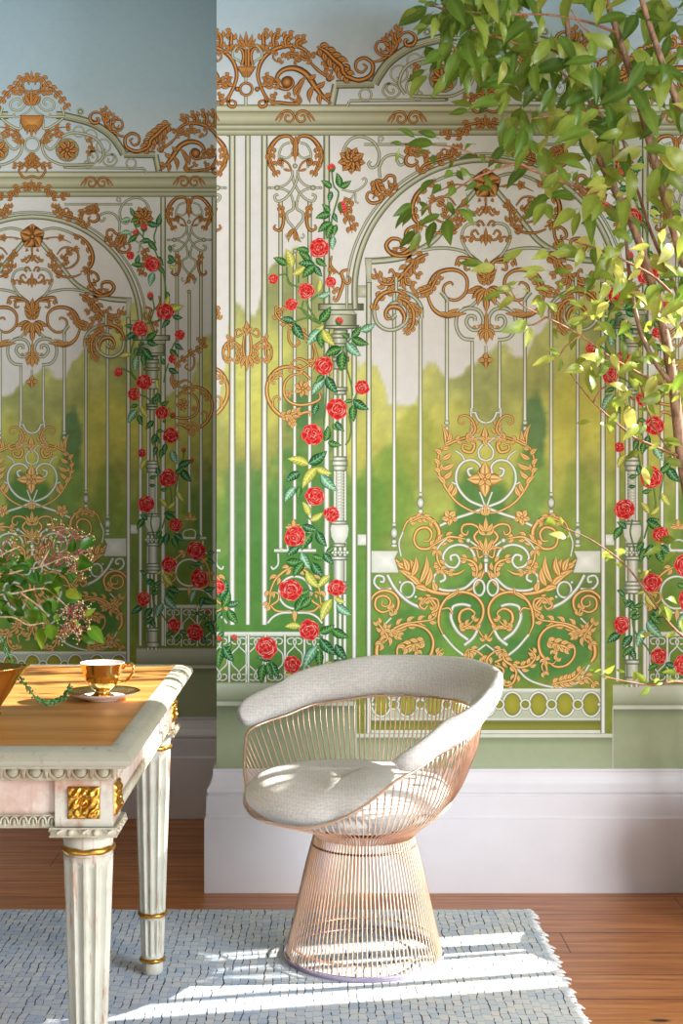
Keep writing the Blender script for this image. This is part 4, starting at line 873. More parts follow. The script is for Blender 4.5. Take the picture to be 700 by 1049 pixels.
n = len(ring); V = [(x, y, 0) for x, y in ring]+[(x, y, RUGZ-.002) for x, y in ring]+[(x-(.005 if x > .5 else 0), y-(.003 if y > 4 else 0), RUGZ) for x, y in ring]
F = [(i, (i+1) % n, n+(i+1) % n, n+i) for i in range(n)]+[(n+i, n+(i+1) % n, 2*n+(i+1) % n, 2*n+i) for i in range(n)]+[tuple(range(2*n, 3*n))]
rug = empty('rug', (0, 0, .001), 'large pale blue grey woven rug under the chair and table, on the floorboards', 'rug')
MAT_RUG = rug_mat(); mobj('woven_field', V, F, MAT_RUG, rug)
m = MB()
for x, y in edge:
    for k in range(2):
        a = y+rnd.uniform(-.006, .006); l = rnd.uniform(.006, .02)
        m.tube([(x-.012, a, RUGZ-.003), (x+l*.5, a+rnd.uniform(-.003,.003), RUGZ-.003), (x+l, a+rnd.uniform(-.005,.005), .002)], [.0035, .003, .0018], 5)
m.build('fringe', plain('rug_yarn', (222,222,222), .9), rug)
# ================================================================== wire chair
def metal(name, c, rough, wear=.0, sc=40):
    t = NT(name); n1 = t.noise(t.coords(), sc, 4, .6)
    lo = tuple(x*(1-wear) for x in L4(c)[:3])+(1,)
    t.color(t.ramp(n1, [(.35, lo), (.6, L4(c))])); t.set(Metallic=1.)
    t.l(t.ramp(n1, [(.3, (rough*1.4,)*3+(1,)), (.7, (rough*.8,)*3+(1,))]), t.b.inputs['Roughness']); return t.m
MAT_ROSE = metal('rose_gold_wire', (244,207,181), .3, .0, 3); MAT_ROSED = metal('dark_copper_ring', (120,84,66), .4, .1)
def linen(name, c):
    t = NT(name); v = t.coords()
    w1 = t.n('ShaderNodeTexWave', wave_type='BANDS', bands_direction='X'); w2 = t.n('ShaderNodeTexWave', wave_type='BANDS', bands_direction='Z'); w3 = t.n('ShaderNodeTexWave', wave_type='BANDS', bands_direction='Y')
    for w in (w1, w2, w3):
        w.inputs['Scale'].default_value = 42; w.inputs['Distortion'].default_value = 5; w.inputs['Detail'].default_value = 2; w.inputs['Detail Scale'].default_value = 1.6; t.l(v, w.inputs['Vector'])
    s_ = t.math('ADD', t.math('ADD', w1.outputs['Fac'], w2.outputs['Fac']), w3.outputs['Fac'])
    s_ = t.math('ADD', t.math('MULTIPLY', s_, .12), t.math('MULTIPLY', t.noise(v, 120, 4, .7), .62))
    d = tuple(x*.74 for x in L4(c)[:3])+(1,)
    t.color(t.ramp(s_, [(.28, d), (.62, L4(c))])); t.set(Roughness=.95, Sheen_Weight=.2); t.b.inputs['Specular IOR Level'].default_value = .15
    t.bump(s_, .002, .45); return t.m
MAT_LINEN = linen('pale_linen', (218,215,210))
CA = math.radians(33)             # direction of the chair's back
chair = empty('wire_armchair', (.109, 3.67, RUGZ+.001), 'armchair of rose gold wires with off white linen seat and arm roll, on the rug', 'chair')
zo = RUGZ+.001
def pol(phi, r, z): return Vector((r*math.cos(CA+phi), r*math.sin(CA+phi), z-zo))
def ip(x, *tab): return float(np.interp(x, [t[0] for t in tab], [t[1] for t in tab]))
def sm(x, *tab):
    xs = np.array([t[0] for t in tab]); i = int(np.clip(np.searchsorted(xs, x)-1, 0, len(xs)-2)); t = np.clip((x-xs[i])/(xs[i+1]-xs[i]), 0, 1); t = t*t*(3-2*t)
    return tab[i][1]*(1-t)+tab[i+1][1]*t
KF = lambda d: sm(d, (0,1.),(55,1.04),(90,1.18),(112,1.37),(130,1.365),(152,1.47),(180,1.5))
BASE = [(.129,.325),(.137,.336),(.157,.352),(.177,.37),(.207,.40),(.245,.46),(.283,.556),(.298,.65)]
def shell(phi, z):
    d = abs(math.degrees(phi)); b = ip(z, *[(q, r) for r, q in BASE]); f = min(1, max(0, (z-.335)/.065)); f = f*f*(3-2*f)
    return b*(1+(KF(d)-1)*f)
ARM = 112
ZR = lambda d: ip(d, (0,.645),(50,.635),(80,.61),(100,.575),(ARM,.549)) if d <= ARM else ip(d, (ARM,.549),(117,.518),(123,.483),(130,.452),(138,.426),(147,.409),(158,.40),(180,.40))
w = MB(); NW = 128
for i in range(NW):
    phi = 2*PI*(i+.5)/NW-PI; zt = ZR(abs(math.degrees(phi)))
    zs = np.linspace(.325, zt, 13)
    # keep the front rim where the seat's edge sits
    w.tube([pol(phi, shell(phi, z), z) for z in zs], .0021, 5)
w.build('wire_shell', MAT_ROSE, chair)
r = MB(); r.tube([pol(a, shell(a, ZR(abs(math.degrees(a)))), ZR(abs(math.degrees(a)))) for a in np.linspace(-PI, PI, 140, endpoint=False)], .0035, 7, closed=True)
r.build('rim_rod', MAT_ROSE, chair)
r = MB(); r.tube([pol(a, shell(a, .362)-.006, .362) for a in np.linspace(-PI, PI, 64, endpoint=False)], .004, 6, closed=True); r.build('seat_ring', MAT_ROSED, chair)
b = MB(); NB = 100; PB = [(.203,.014),(.196,.045),(.178,.12),(.154,.23),(.137,.295),(.1305,.318),(.129,.325)]
PBs = crom(PB, 4)
for i in range(NB):
    a = 2*PI*i/NB; b.tube([pol(a, q[0], q[1]) for q in PBs], .0021, 5)
b.build('wire_base', MAT_ROSE, chair)
for nm, rr, z, th, mt in (('neck_ring',.1365,.302,.0036,MAT_ROSED),('foot_ring',.1945,.046,.003,MAT_ROSE),('bottom_ring',.2035,.013,.003,MAT_ROSE)):
    r = MB(); r.tube([pol(a, rr-.003, z) for a in np.linspace(-PI, PI, 72, endpoint=False)], th, 6, closed=True); r.build(nm, mt, chair)
gl = NT('clear_lilac_plastic'); gl.set(Base_Color=L4((206,196,232)), Roughness=.12, Transmission_Weight=.6)
r = MB(); r.lathe([(.2005,0),(.2075,0),(.2085,.009),(.2075,.012),(.2005,.012),(.2005,0)], 64, caps=False); tag(r.build('glide_rim', gl.m, chair, sharp=50), 'clear lilac plastic rim round the foot')
# seat cushion
def seat():
    V = []; F = []; nr, na = 16, 72
    prof = [(0,.494),(.3,.494),(.55,.491),(.75,.484),(.88,.471),(.96,.452),(1.,.43),(.975,.41),(.9,.394),(.82,.382),(.6,.377),(0,.376)]
    prof = crom(prof, 3)
    for p, z in prof:
        for k in range(na):
            a = 2*PI*k/na-PI; d = abs(math.degrees(a))
            R = ip(d, (0,.226),(60,.232),(95,.262),(125,.304),(180,.312))
            zz = z-.006*math.cos(a)*p+(-.004 if d > 150 else 0)
            if z < .436: R2 = min(R, R)
            V.append(pol(a, R*max(p, .0), zz))
    m_ = len(prof)
    for i in range(m_-1):
        for k in range(na): F.append((i*na+k, (i+1)*na+k, (i+1)*na+(k+1) % na, i*na+(k+1) % na))
    return V, F
V, F = seat(); sc_ = mobj('seat_cushion', V, F, MAT_LINEN, chair, True)
bm = bmesh.new(); bm.from_mesh(sc_.data); bmesh.ops.remove_doubles(bm, verts=bm.verts, dist=1e-5); bmesh.ops.recalc_face_normals(bm, faces=bm.faces); bm.to_mesh(sc_.data); bm.free()
sc_.data.polygons.foreach_set('use_smooth', [True]*len(sc_.data.polygons))
# padded arm and back roll: a leaning teardrop section swept round the rim
V = []; F = []; ns = 90; sec = []
for k in range(20):
    a = 2*PI*k/20; sec.append((math.cos(a), math.sin(a)))
for i in range(ns+1):
    t = i/ns*2-1; d = abs(t)*(ARM+3); phi = math.radians(t*(ARM+3)); z0 = ZR(min(d, ARM)); R = shell(math.radians(min(d, ARM)), z0)
    H = ip(d, (0,.108),(60,.104),(90,.088),(ARM,.066)); T = ip(d, (0,.028),(60,.031),(ARM,.036))
    end = max(0, (d-(ARM-7))/10.); e = math.sqrt(max(0, 1-end*end)) if end > 0 else 1; e = max(e, .04)
    for cx, sx in sec:
        zz = .5+.5*sx                       # 0 bottom .. 1 top
        th = T*(.62+.38*math.sin(PI*min(1, zz*.9+.1)))
        off = (.012*zz+.03*zz*zz*(1 if d < 90 else .6))*e
        V.append(pol(phi, R+off+cx*th*e+.004, z0+.004+H*.55+(zz-.55)*H*e))
    q = len(sec)
for i in range(ns):
    for k in range(q): F.append((i*q+k, i*q+(k+1) % q, (i+1)*q+(k+1) % q, (i+1)*q+k))
F.append(tuple(range(q))); F.append(tuple(reversed(range(ns*q, (ns+1)*q))))
ro = mobj('arm_roll', V, F, MAT_LINEN, chair, True)
bm = bmesh.new(); bm.from_mesh(ro.data); bmesh.ops.recalc_face_normals(bm, faces=bm.faces); bm.to_mesh(ro.data); bm.free()
ro.data.polygons.foreach_set('use_smooth', [True]*len(ro.data.polygons))
# ================================================================== painted table
def paint_mat(name, c, wearc, gl=(176,180,166), amt=.75):
    t = NT(name); v = t.coords()
    n1 = t.noise(v, 9, 6, .65); n2 = t.noise(t.coords((60, 60, 6)), 1.4, 5, .7); g = t.n('ShaderNodeNewGeometry')
    c0 = t.mix(t.ramp(n1, [(.4, (0,0,0,1)), (.65, (1,1,1,1))]), L4(c), L4(gl))
    edge = t.ramp(g.outputs['Pointiness'], [(.52, (0,0,0,1)), (.6, (1,1,1,1))])
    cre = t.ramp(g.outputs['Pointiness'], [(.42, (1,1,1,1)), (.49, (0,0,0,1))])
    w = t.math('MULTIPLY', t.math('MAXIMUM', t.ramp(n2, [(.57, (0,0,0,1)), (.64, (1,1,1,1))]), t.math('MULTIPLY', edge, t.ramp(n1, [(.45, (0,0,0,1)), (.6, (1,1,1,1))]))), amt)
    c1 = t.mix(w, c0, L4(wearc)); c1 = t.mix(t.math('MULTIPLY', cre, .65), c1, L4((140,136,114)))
    t.color(c1); t.set(Roughness=.5); t.bump(t.math('ADD', n1, n2), .0015, .35); return t.m
MAT_PAINT = paint_mat('distressed_cream_paint', (192,190,178), (164,108,84)); MAT_PINK = paint_mat('distressed_pink_white_paint', (206,194,184), (170,124,106), (200,186,174), .5)
MAT_GREY = paint_mat('distressed_grey_green_paint', (180,176,156), (150,130,104), (164,162,142))
MAT_GILT = metal('worn_gilding', (214,160,70), .3, .45, 60); MAT_GOLD = metal('polished_gold', (244,200,122), .08, .03, 12)
def wood_mat():
    t = NT('honey_wood'); tc = t.n('ShaderNodeTexCoord'); sp = t.n('ShaderNodeSeparateXYZ'); t.l(tc.outputs['Object'], sp.inputs[0])
    row = t.math('DIVIDE', t.math('ADD', sp.outputs['Y'], .03), .19); fr = t.math('FRACT', row)
    wn = t.n('ShaderNodeTexWhiteNoise', noise_dimensions='1D'); t.l(t.math('FLOOR', row), wn.inputs['W'])
    cb = t.n('ShaderNodeCombineXYZ'); t.l(t.math('MULTIPLY', sp.outputs['X'], .9), cb.inputs[0]); t.l(t.math('MULTIPLY', sp.outputs['Y'], 8.), cb.inputs[1]); t.l(t.math('MULTIPLY', wn.outputs['Value'], 30.), cb.inputs[2])
    wv = t.n('ShaderNodeTexWave', wave_type='BANDS', bands_direction='Y'); wv.inputs['Scale'].default_value = .35; wv.inputs['Distortion'].default_value = 9; wv.inputs['Detail'].default_value = 4; wv.inputs['Detail Scale'].default_value = 1.2; t.l(cb.outputs[0], wv.inputs['Vector'])
    n1 = t.noise(cb.outputs[0], 3, 6, .65)
    f = t.math('ADD', t.math('MULTIPLY', wv.outputs['Fac'], .18), t.math('MULTIPLY', n1, .82))
    c = t.ramp(f, [(.22, L4((168,106,52))), (.5, L4((204,140,74))), (.78, L4((224,168,100)))])
    c = t.mix(t.math('MULTIPLY', wn.outputs['Value'], .25), c, L4((166,104,50)))
    c = t.mix(t.math('LESS_THAN', fr, .012), c, L4((84,48,22))); t.color(c); t.set(Roughness=.36); t.bump(f, .0006, .3); return t.m
TX0, TX1, TY0, TY1, TZ = -1.56, -.330, 2.457, 3.628, .77
table = empty('console_table', (0, 0, 0), 'antique painted table with honey wood top, fluted legs and gilt rosettes, on the rug', 'table')
table.location = ((TX0+TX1)/2, (TY0+TY1)/2, RUGZ+.001); TO = Vector(table.location)
def tb(m, name, mat, parent=table, **kw):
    off = TO if parent is not None else Vector((0,0,0))
    m.v = [(a-off.x, b-off.y, c-off.z) for a, b, c in m.v]
    return m.build(name, mat, parent, **kw)
IN = .043
m = MB(); m.box(TX0+IN, TY0+IN, .738, TX1-IN, TY1-IN, TZ); tb(m, 'tabletop', wood_mat(), smooth=False)
# thumb moulding mitred round the top
pr = [(0,.736),(0,.7705),(.004,.7722),(.018,.7712),(.031,.7668),(.040,.7595),(.0430,.7515),(.040,.7440),(.034,.7405),(.030,.7385),(.030,.736)]
def frame(m, pr, x0, y0, x1, y1):
    n = len(pr); cs = [(x0,y0,-1,-1),(x1,y0,1,-1),(x1,y1,1,1),(x0,y1,-1,1)]
    vs = [(x+sx*p, y+sy*p, z) for x, y, sx, sy in cs for p, z in pr]
    fs = [(c*n+i, c*n+(i+1) % n, ((c+1) % 4)*n+(i+1) % n, ((c+1) % 4)*n+i) for c in range(4) for i in range(n)]
    m.add(vs, [f[::-1] for f in fs])
m = MB(); frame(m, pr, TX0+IN, TY0+IN, TX1-IN, TY1-IN); tb(m, 'edge_moulding', MAT_PAINT, sharp=40)
BX0, BX1, BY0, BY1 = TX0+.042, TX1-.042, TY0+.055, TY1-.045      # faces of the corner blocks
# apron
m = MB()
for b in ((BX0+.012, BY0+.012, BX1-.012, BY0+.032), (BX0+.012, BY1-.032, BX1-.012, BY1-.012), (BX0+.012, BY0+.032, BX0+.032, BY1-.032), (BX1-.032, BY0+.032, BX1-.012, BY1-.032)):
    m.box(b[0], b[1], .622, b[2], b[3], .7365)
apron = tb(m, 'apron', MAT_PINK, smooth=False)
def trim_run(m, p0, p1, out, step, fn):
    p0, p1 = Vector(p0), Vector(p1); L = (p1-p0).length; n = max(1, int(L/step)); d = (p1-p0)/n
    for i in range(n): fn(m, p0+d*(i+.5), d.normalized(), Vector(out), d.length)
def egg(m, c, d, o, s):
    up = Vector((0,0,1)); h = .024
    # backing cavetto, egg, its shell and the dart between
    for sx in (0,):
        vs = []; fs = []
        for i in range(7):
            for k in range(9):
                th = PI*i/6; ph = -PI/2+PI*k/8
                vs.append(c+d*(s*.30*math.sin(th)*math.sin(ph))+o*(.004+.011*math.sin(th)*math.cos(ph))+up*(.002+h*.5*math.cos(th)*(1 if th < PI/2 else .9)))
        for i in range(6):
            for k in range(8): fs.append((i*9+k, i*9+k+1, (i+1)*9+k+1, (i+1)*9+k))
        m.add(vs, fs)
    m.tube([c+d*(s*.40*math.cos(a))+o*.008+up*(.010+.021*math.sin(a)) for a in np.linspace(PI, 2*PI, 9)], .0026, 5)
    m.tube([c+d*s*.5+o*.011+up*.012, c+d*s*.5+o*.012+up*.0, c+d*s*.5+o*.007-up*.011], [.0045, .0034, .0008], 5)
def egg_strip(name, p0, p1, out, mat, step=.0398):
    m = MB(); p0, p1, o = Vector(p0), Vector(p1), Vector(out); d = (p1-p0).normalized()
    pts = [(0,-.0145),(.004,-.0145),(.006,-.012),(.0065,-.010),(.004,-.004),(.006,.006),(.013,.0115),(.016,.0125),(.016,.0142),(0,.0142)]
    vs = [q+o*a+Vector((0,0,b)) for q in (p0, p1) for a, b in pts]; k = len(pts)
    m.add(vs, [(i, k+i, k+(i+1) % k, (i+1) % k) for i in range(k)]+[tuple(range(k)), tuple(range(2*k-1, k-1, -1))])
    trim_run(m, p0, p1, out, step, egg); return tb(m, name, mat, sharp=50)
ZE = .7222
egg_strip('egg_and_dart_moulding', (TX0+.03, BY0, ZE), (BX1+.005, BY0, ZE), (0,-1,0), MAT_GREY)
egg_strip('egg_and_dart_moulding', (BX1, BY0-.005, ZE), (BX1, BY1, ZE), (1,0,0), MAT_PAINT)
def bead(m, c, d, o, s):
    up = Vector((0,0,1))
    m.tube([c+d*(s*.42*math.cos(a))+o*.006+up*(-.004+.013*math.sin(a)) for a in np.linspace(0, PI, 8)], .0022, 5)
    vs = []; fs = []
    for i in range(6):
        for k in range(7):
            th = PI*i/5; ph = -PI/2+PI*k/6; vs.append(c+d*(s*.26*math.sin(th)*math.sin(ph))+o*(.002+.006*math.sin(th)*math.cos(ph))+up*(-.002+.009*math.cos(th)))
    for i in range(5):
        for k in range(6): fs.append((i*7+k, i*7+k+1, (i+1)*7+k+1, (i+1)*7+k))
    m.add(vs, fs)
def leaf_strip(name, p0, p1, out):
    m = MB(); p0, p1, o = Vector(p0), Vector(p1), Vector(out)
    pts = [(0,-.012),(.005,-.012),(.007,-.009),(.003,-.004),(.003,.008),(.006,.0095),(.006,.012),(0,.012)]; k = len(pts)
    m.add([q+o*a+Vector((0,0,b)) for q in (p0, p1) for a, b in pts], [(i, k+i, k+(i+1) % k, (i+1) % k) for i in range(k)]+[tuple(range(k)), tuple(range(2*k-1, k-1, -1))])
    trim_run(m, p0, p1, out, .0167, bead); return tb(m, name, MAT_GREY, sharp=50)
leaf_strip('leaf_moulding', (BX0+.1, BY0+.012, .633), (BX1-.1005, BY0+.012, .633), (0,-1,0))
leaf_strip('leaf_moulding', (BX1-.012, BY0+.1005, .633), (BX1-.012, BY1-.1005, .633), (1,0,0))
# legs
def rosette_mesh(m, c, d, o, s):
    """carved square leaf patera"""
    up = Vector((0,0,1)); n = 28; vs = []; fs = []
    for i in range(n+1):
        for k in range(n+1):
            x, y = (i/n-.5)*2, (k/n-.5)*2; r = math.hypot(x, y); a = math.atan2(y, x)
            big = .5+.5*math.cos(4*(a-PI/4)); sm_ = .5+.5*math.cos(4*a)
            hgt = .003+.0075*math.exp(-((r-.72)/.34)**2)*(.25+.75*big*(.6+.4*math.cos(6*r*2.4+9*abs(math.sin(2*a)))))+.005*sm_*math.exp(-((r-.5)/.2)**2)*(.7+.3*math.cos(16*a))
            hgt += .008*math.exp(-(r/.17)**2)-.004*math.exp(-((r-.26)/.06)**2)
            hgt += .0018*math.sin(11*x+3*y)*math.sin(13*y-2*x)
            if max(abs(x), abs(y)) > .999: hgt = 0
            vs.append(c+d*x*s+up*y*s+o*hgt)
    for i in range(n):
        for k in range(n): fs.append((i*(n+1)+k, (i+1)*(n+1)+k, (i+1)*(n+1)+k+1, i*(n+1)+k+1))
    m.add(vs, fs)
def flute(depth, z0, z1, nfl=12):
    def f(a, z):
        if z < z0 or z > z1: return 1.
        e = min(1, (z-z0)/.014, (z1-z)/.014); e = math.sqrt(max(0, 1-(1-e)**2))
        c = (a*nfl/(2*PI)) % 1; q = abs(c-.5)/.37
        return 1-depth*e*math.sqrt(max(0, 1-q*q)) if q < 1 else 1.
    return f
zl = RUGZ+.0022
for cx, cy, nx, ny in ((BX1-.051, BY0+.051, 1, -1), (BX1-.051, BY1-.051, 1, 1), (BX0+.051, BY0+.051, -1, -1), (BX0+.051, BY1-.051, -1, 1)):
    m = MB(); m.box(cx-.051, cy-.051, .6255, cx+.051, cy+.051, .7365)
    sh = [(.031,.607),(.040,.603),(.045,.597),(.046,.592),(.044,.588)]
    m.lathe([(.044,.567),(.0445,.588),(.0455,.592),(.045,.598),(.040,.604),(.036,.6075)], 48, (cx, cy, 0))
    zz = [z for z in np.linspace(.165, .567, 40)]
    m.lathe([(np.interp(z, (.165,.567), (.0318,.0450)), z) for z in zz], 144, (cx, cy, 0), flute(.2, .172, .557))
    m.lathe([(np.interp(z, (.05,.156), (.0275,.0312)), z) for z in np.linspace(.052, .156, 20)], 144, (cx, cy, 0), flute(.2, .06, .15))
    m.lathe([(.022,zl),(.025,zl+.003),(.0265,.02),(.0265,.038),(.024,.043)], 32, (cx, cy, 0))
    leg = tb(m, 'leg', MAT_PAINT, sharp=35)
    k = MB(); k.box(cx-.058, cy-.058, .6085, cx+.058, cy+.058, .624)
    for ox, oy in ((0,-1),(1,0),(0,1),(-1,0)):
        o = Vector((ox, oy, 0)); d = Vector((-oy, ox, 0)); c0 = Vector((cx, cy, .6165))+o*.058
        for j in range(5):
            cc = c0+d*(j-2)*.0225
            k.ball(cc, .0062, 8) if j % 2 else k.tube([cc+d*.009+Vector((0,0,.005)), cc+o*.004, cc-d*.009+Vector((0,0,.005))], .003, 5)
        k.tube([c0-d*.06+Vector((0,0,.0065)), c0+d*.06+Vector((0,0,.0065))], .0024, 5); k.tube([c0-d*.06-Vector((0,0,.007)), c0+d*.06-Vector((0,0,.007))], .002, 5)
    kb = tb(k, 'capital', MAT_GREY, sharp=40); kb.parent = leg
    for z, rr, th in ((.577,.0425,.0065),(.161,.0325,.0055),(.0475,.0275,.0055)):
        g = MB(); g.tube([(cx+(rr)*math.cos(a), cy+rr*math.sin(a), z+.0008*math.sin(9*a)) for a in np.linspace(0, 2*PI, 40, endpoint=False)], [th*(1+.1*math.sin(7*q+z*90)) for q in range(40)], 8, closed=True)
        gb = tb(g, 'gilt_ring', MAT_GILT); gb.parent = leg
    g = MB(); rosette_mesh(g, Vector((cx, cy+ny*.0512, .668)), Vector((1 if ny < 0 else -1,0,0)), Vector((0,ny,0)), .029); gb = tb(g, 'gilt_rosette', MAT_GILT); gb.parent = leg
    g = MB(); rosette_mesh(g, Vector((cx+nx*.0512, cy, .668)), Vector((0,1 if nx > 0 else -1,0)), Vector((nx,0,0)), .029); gb = tb(g, 'gilt_rosette', MAT_GILT); gb.parent = leg
# ================================================================== cup and saucer
TT = TZ+.0006
MAT_CHINA = NT('white_china').set(Base_Color=L4((236,232,232)), Roughness=.12).m
sx, sy = at(105, 712, 3.03).x, 3.03
sau = empty('saucer', (sx, sy, TT), 'white saucer with gold upper side, under the gold teacup on the table', 'saucer')
nsc = lambda a, z: 1+.012*abs(math.cos(4*a))*(z > .006)
m = MB(); m.lathe([(.0,.002),(.03,.002),(.034,0),(.037,0),(.039,.003),(.058,.008),(.073,.014),(.0795,.0178),(.0800,.0186)], 64, rmod=nsc, caps=False); m.build('underside', MAT_CHINA, sau)
m = MB(); m.lathe([(.0800,.0186),(.0792,.0192),(.072,.0160),(.057,.0100),(.050,.0082)], 64, rmod=nsc, caps=False); m.build('gilt_border', MAT_GOLD, sau)
m = MB(); m.lathe([(.050,.0082),(.040,.0058),(.030,.005),(0,.005)], 64, caps=False); m.build('well', MAT_CHINA, sau)
cup = empty('teacup', (sx, sy, TT+.0056), 'gold footed teacup with white inside, standing on the saucer', 'cup')
cm = lambda a, z: 1-.03*max(0, math.cos(8*a))**2*math.exp(-((z-.03)/.02)**2)
m = MB(); m.lathe(crom([(.0,.003),(.020,.001),(.0255,.0),(.0255,.003),(.020,.0065),(.0155,.0105),(.0165,.0145),(.024,.020),(.0335,.031),(.040,.046),(.0442,.062),(.0468,.071),(.0475,.0735)], 4), 64, rmod=cm, caps=False); m.build('bowl', MAT_GOLD, cup)
m = MB(); m.lathe(crom([(.0475,.0735),(.0468,.0738),(.0445,.069),(.0400,.052),(.032,.033),(.020,.021),(0,.017)], 4), 64, caps=False); m.build('lining', MAT_CHINA, cup)
m = MB(); m.tube(crom([(.043,.0,.060),(.050,-.003,.068),(.060,-.006,.0725),(.067,-.009,.068),(.067,-.009,.056),(.060,-.007,.044),(.050,-.004,.035),(.040,-.001,.031),(.033,0,.031)], 5), [.0032]*41, 8); m.build('handle', MAT_GOLD, cup)
# ================================================================== gold jug
JX, JY = -.692, 2.82
jug = empty('gold_jug', (JX, JY, TT), 'gold jug with a flared pouring lip, at the left edge of the table top', 'jug')
def jm(a, z):
    t = min(1, max(0, z/.095)); lip = max(0, math.cos((a+.12)/1.0)) if abs(math.atan2(math.sin(a+.12), math.cos(a+.12))) < PI/2 else 0
    return 1+.36*lip**4*math.sin(t*PI/2)+.018*math.cos(12*a)*math.sin(PI*t)
out = crom([(.050,.0),(.0515,.003),(.047,.010),(.046,.018),(.050,.030),(.056,.048),(.063,.068),(.072,.086),(.081,.096)], 4)
V = []; n = 72
m = MB()
def spun(prof, name, dz):
    m = MB(); vs = []
    for r, z in prof:
        for k in range(n):
            a = 2*PI*k/n; rr = r*jm(a, z); lift = dz*max(0, math.cos(a+.12))**4*(z/.095)**3
            vs.append((rr*math.cos(a), rr*math.sin(a), z+lift))
    m.add(vs, [(i*n+k, i*n+(k+1) % n, (i+1)*n+(k+1) % n, (i+1)*n+k) for i in range(len(prof)-1) for k in range(n)])
    return m.build(name, MAT_GOLD, jug)
spun([(.0,.0015),(.03,.0012)]+out+[(.0815,.0970),(.0795,.0972)]+[(r-.003, z+.0005) for r, z in out[::-1] if z > .03]+[(.0,.032)], 'body', .004)
m = MB(); m.tube(crom([(-.070,.0,.086),(-.100,0,.100),(-.128,0,.084),(-.118,0,.050),(-.085,0,.030),(-.047,0,.026)], 6), .006, 8); m.build('handle', MAT_GOLD, jug)
# ================================================================== plants
def leaf_mat(name, stops, trans=.45, rough=.35):
    t = NT(name); a = t.n('ShaderNodeAttribute', attribute_name='tint'); sp = t.n('ShaderNodeSeparateColor'); t.l(a.outputs['Color'], sp.inputs[0])
    n1 = t.noise(t.coords(), 60, 3, .6)
    f = t.math('ADD', sp.outputs[0], t.math('MULTIPLY', t.math('SUBTRACT', n1, .5), .25))
    c = t.ramp(f, stops); vein = t.mix(t.math('MULTIPLY', sp.outputs[1], .1), c, L4((206,216,130))); t.color(vein); t.set(Roughness=rough)
    tr = t.n('ShaderNodeBsdfTranslucent'); hs = t.n('ShaderNodeHueSaturation'); hs.inputs['Value'].default_value = 1.25; hs.inputs['Hue'].default_value = .485; t.l(vein, hs.inputs['Color']); t.l(hs.outputs[0], tr.inputs['Color'])
    mx = t.n('ShaderNodeMixShader'); mx.inputs[0].default_value = trans; t.l(t.b.outputs[0], mx.inputs[1]); t.l(tr.outputs[0], mx.inputs[2])
    t.l(mx.outputs[0], t.t.nodes['Material Output'].inputs['Surface']); return t.m
class Leaves:
    def __init__(s, seed): s.v = []; s.f = []; s.t = []; s.g = random.Random(seed)
    def leaf(s, base, tip, w, face=None, tint=None, arch=.12, fold=.35, petiole=.12):
        g = s.g; base = Vector(base); tip = Vector(tip); d = tip-base; L = d.length; dn = d.normalized()
        face = face or Vector((g.uniform(-.6,.6), -1, g.uniform(-.1,.8)))
        n = (face-dn*face.dot(dn)).normalized(); sd = dn.cross(n); tint = g.random() if tint is None else tint
        N = 9; b0 = len(s.v); ps = []
        for i in range(N+1):
            t = petiole+(1-petiole)*i/N; u = i/N
            c = base+d*t+n*(arch*L*math.sin(PI*t)*.9)
            hw = w*(math.sin(PI*u**.8)**.85 if 0 < u < 1 else 0)*(1-.25*u)
            wav = .04*L*math.sin(7*u+tint*9)
            for q in (-1, -.5, 0, .5, 1):
                s.v.append(c+sd*(q*hw)+n*(abs(q)*hw*fold*(.6+.4*u)+wav*q*q*.3)); s.t.append((tint, 1. if q == 0 else 0.))
        for i in range(N):
            for k in range(4): a = b0+i*5+k; s.f.append((a, a+1, a+6, a+5))
        # petiole
        r = .0011; b = len(s.v); e = base+d*petiole+n*(arch*L*math.sin(PI*petiole)*.9)
        for c in (base, e):
            for k in range(3): s.v.append(c+sd*(r*math.cos(2.09*k))+n*(r*math.sin(2.09*k))); s.t.append((tint, 1.))
        for k in range(3): s.f.append((b+k, b+(k+1) % 3, b+3+(k+1) % 3, b+3+k))
    def build(s, name, mat, parent):
        o = mobj(name, [Vector(v)-Vector(parent.location) for v in s.v], s.f, mat, parent, True)
        a = o.data.color_attributes.new('tint', 'FLOAT_COLOR', 'POINT'); a.data.foreach_set('color', np.array([(x, y, 0, 1) for x, y in s.t], np.float32).ravel()); return o
def stems(name, mat, parent, lst):
    m = MB()
    for pts, r0, r1 in lst:
        P = crom(pts, 6); k = len(P); m.tube([Vector(p)-Vector(parent.location) for p in P], [r0+(r1-r0)*i/(k-1) for i in range(k)], 7)
    return m.build(name, mat, parent)
def bark(name, a, b):
    t = NT(name); n1 = t.noise(t.coords((1,1,.35)), 90, 5, .65); t.color(t.ramp(n1, [(.35, L4(a)), (.6, L4(b))])); t.set(Roughness=.7); t.bump(n1, .002, .5); return t.m
# ---- the tall plant by the window
PX, PY = 1.24, 3.86
tree = empty('potted_fig', (PX, PY, .001), 'tall leafy potted tree with thin brown stems in front of the papered wall', 'plant')
MAT_FIG = leaf_mat('fig_leaf', [(0, L4((54,92,28))), (.35, L4((96,130,40))), (.7, L4((142,160,62))), (.95, L4((204,200,108)))], .5)
MAT_BARK = bark('fig_bark', (100,72,54), (164,130,106)); MAT_TWIG = bark('fig_twig', (104,62,44), (150,104,72))
pm = MB(); pm.lathe([(.13,0),(.145,.004),(.165,.14),(.18,.29),(.19,.31),(.19,.335),(.178,.335),(.17,.30),(.17,.28),(0,.28)], 48, caps=False)
tag(pm.build('plant_pot', plain('pot_glaze', (150,152,146), .4), tree, sharp=50), None)
sm_ = MB(); sm_.lathe([(.168,.282),(.12,.29),(0,.296)], 40, caps=False); sm_.build('soil', plain('potting_soil', (58,42,32), .95, .2, 60), tree)
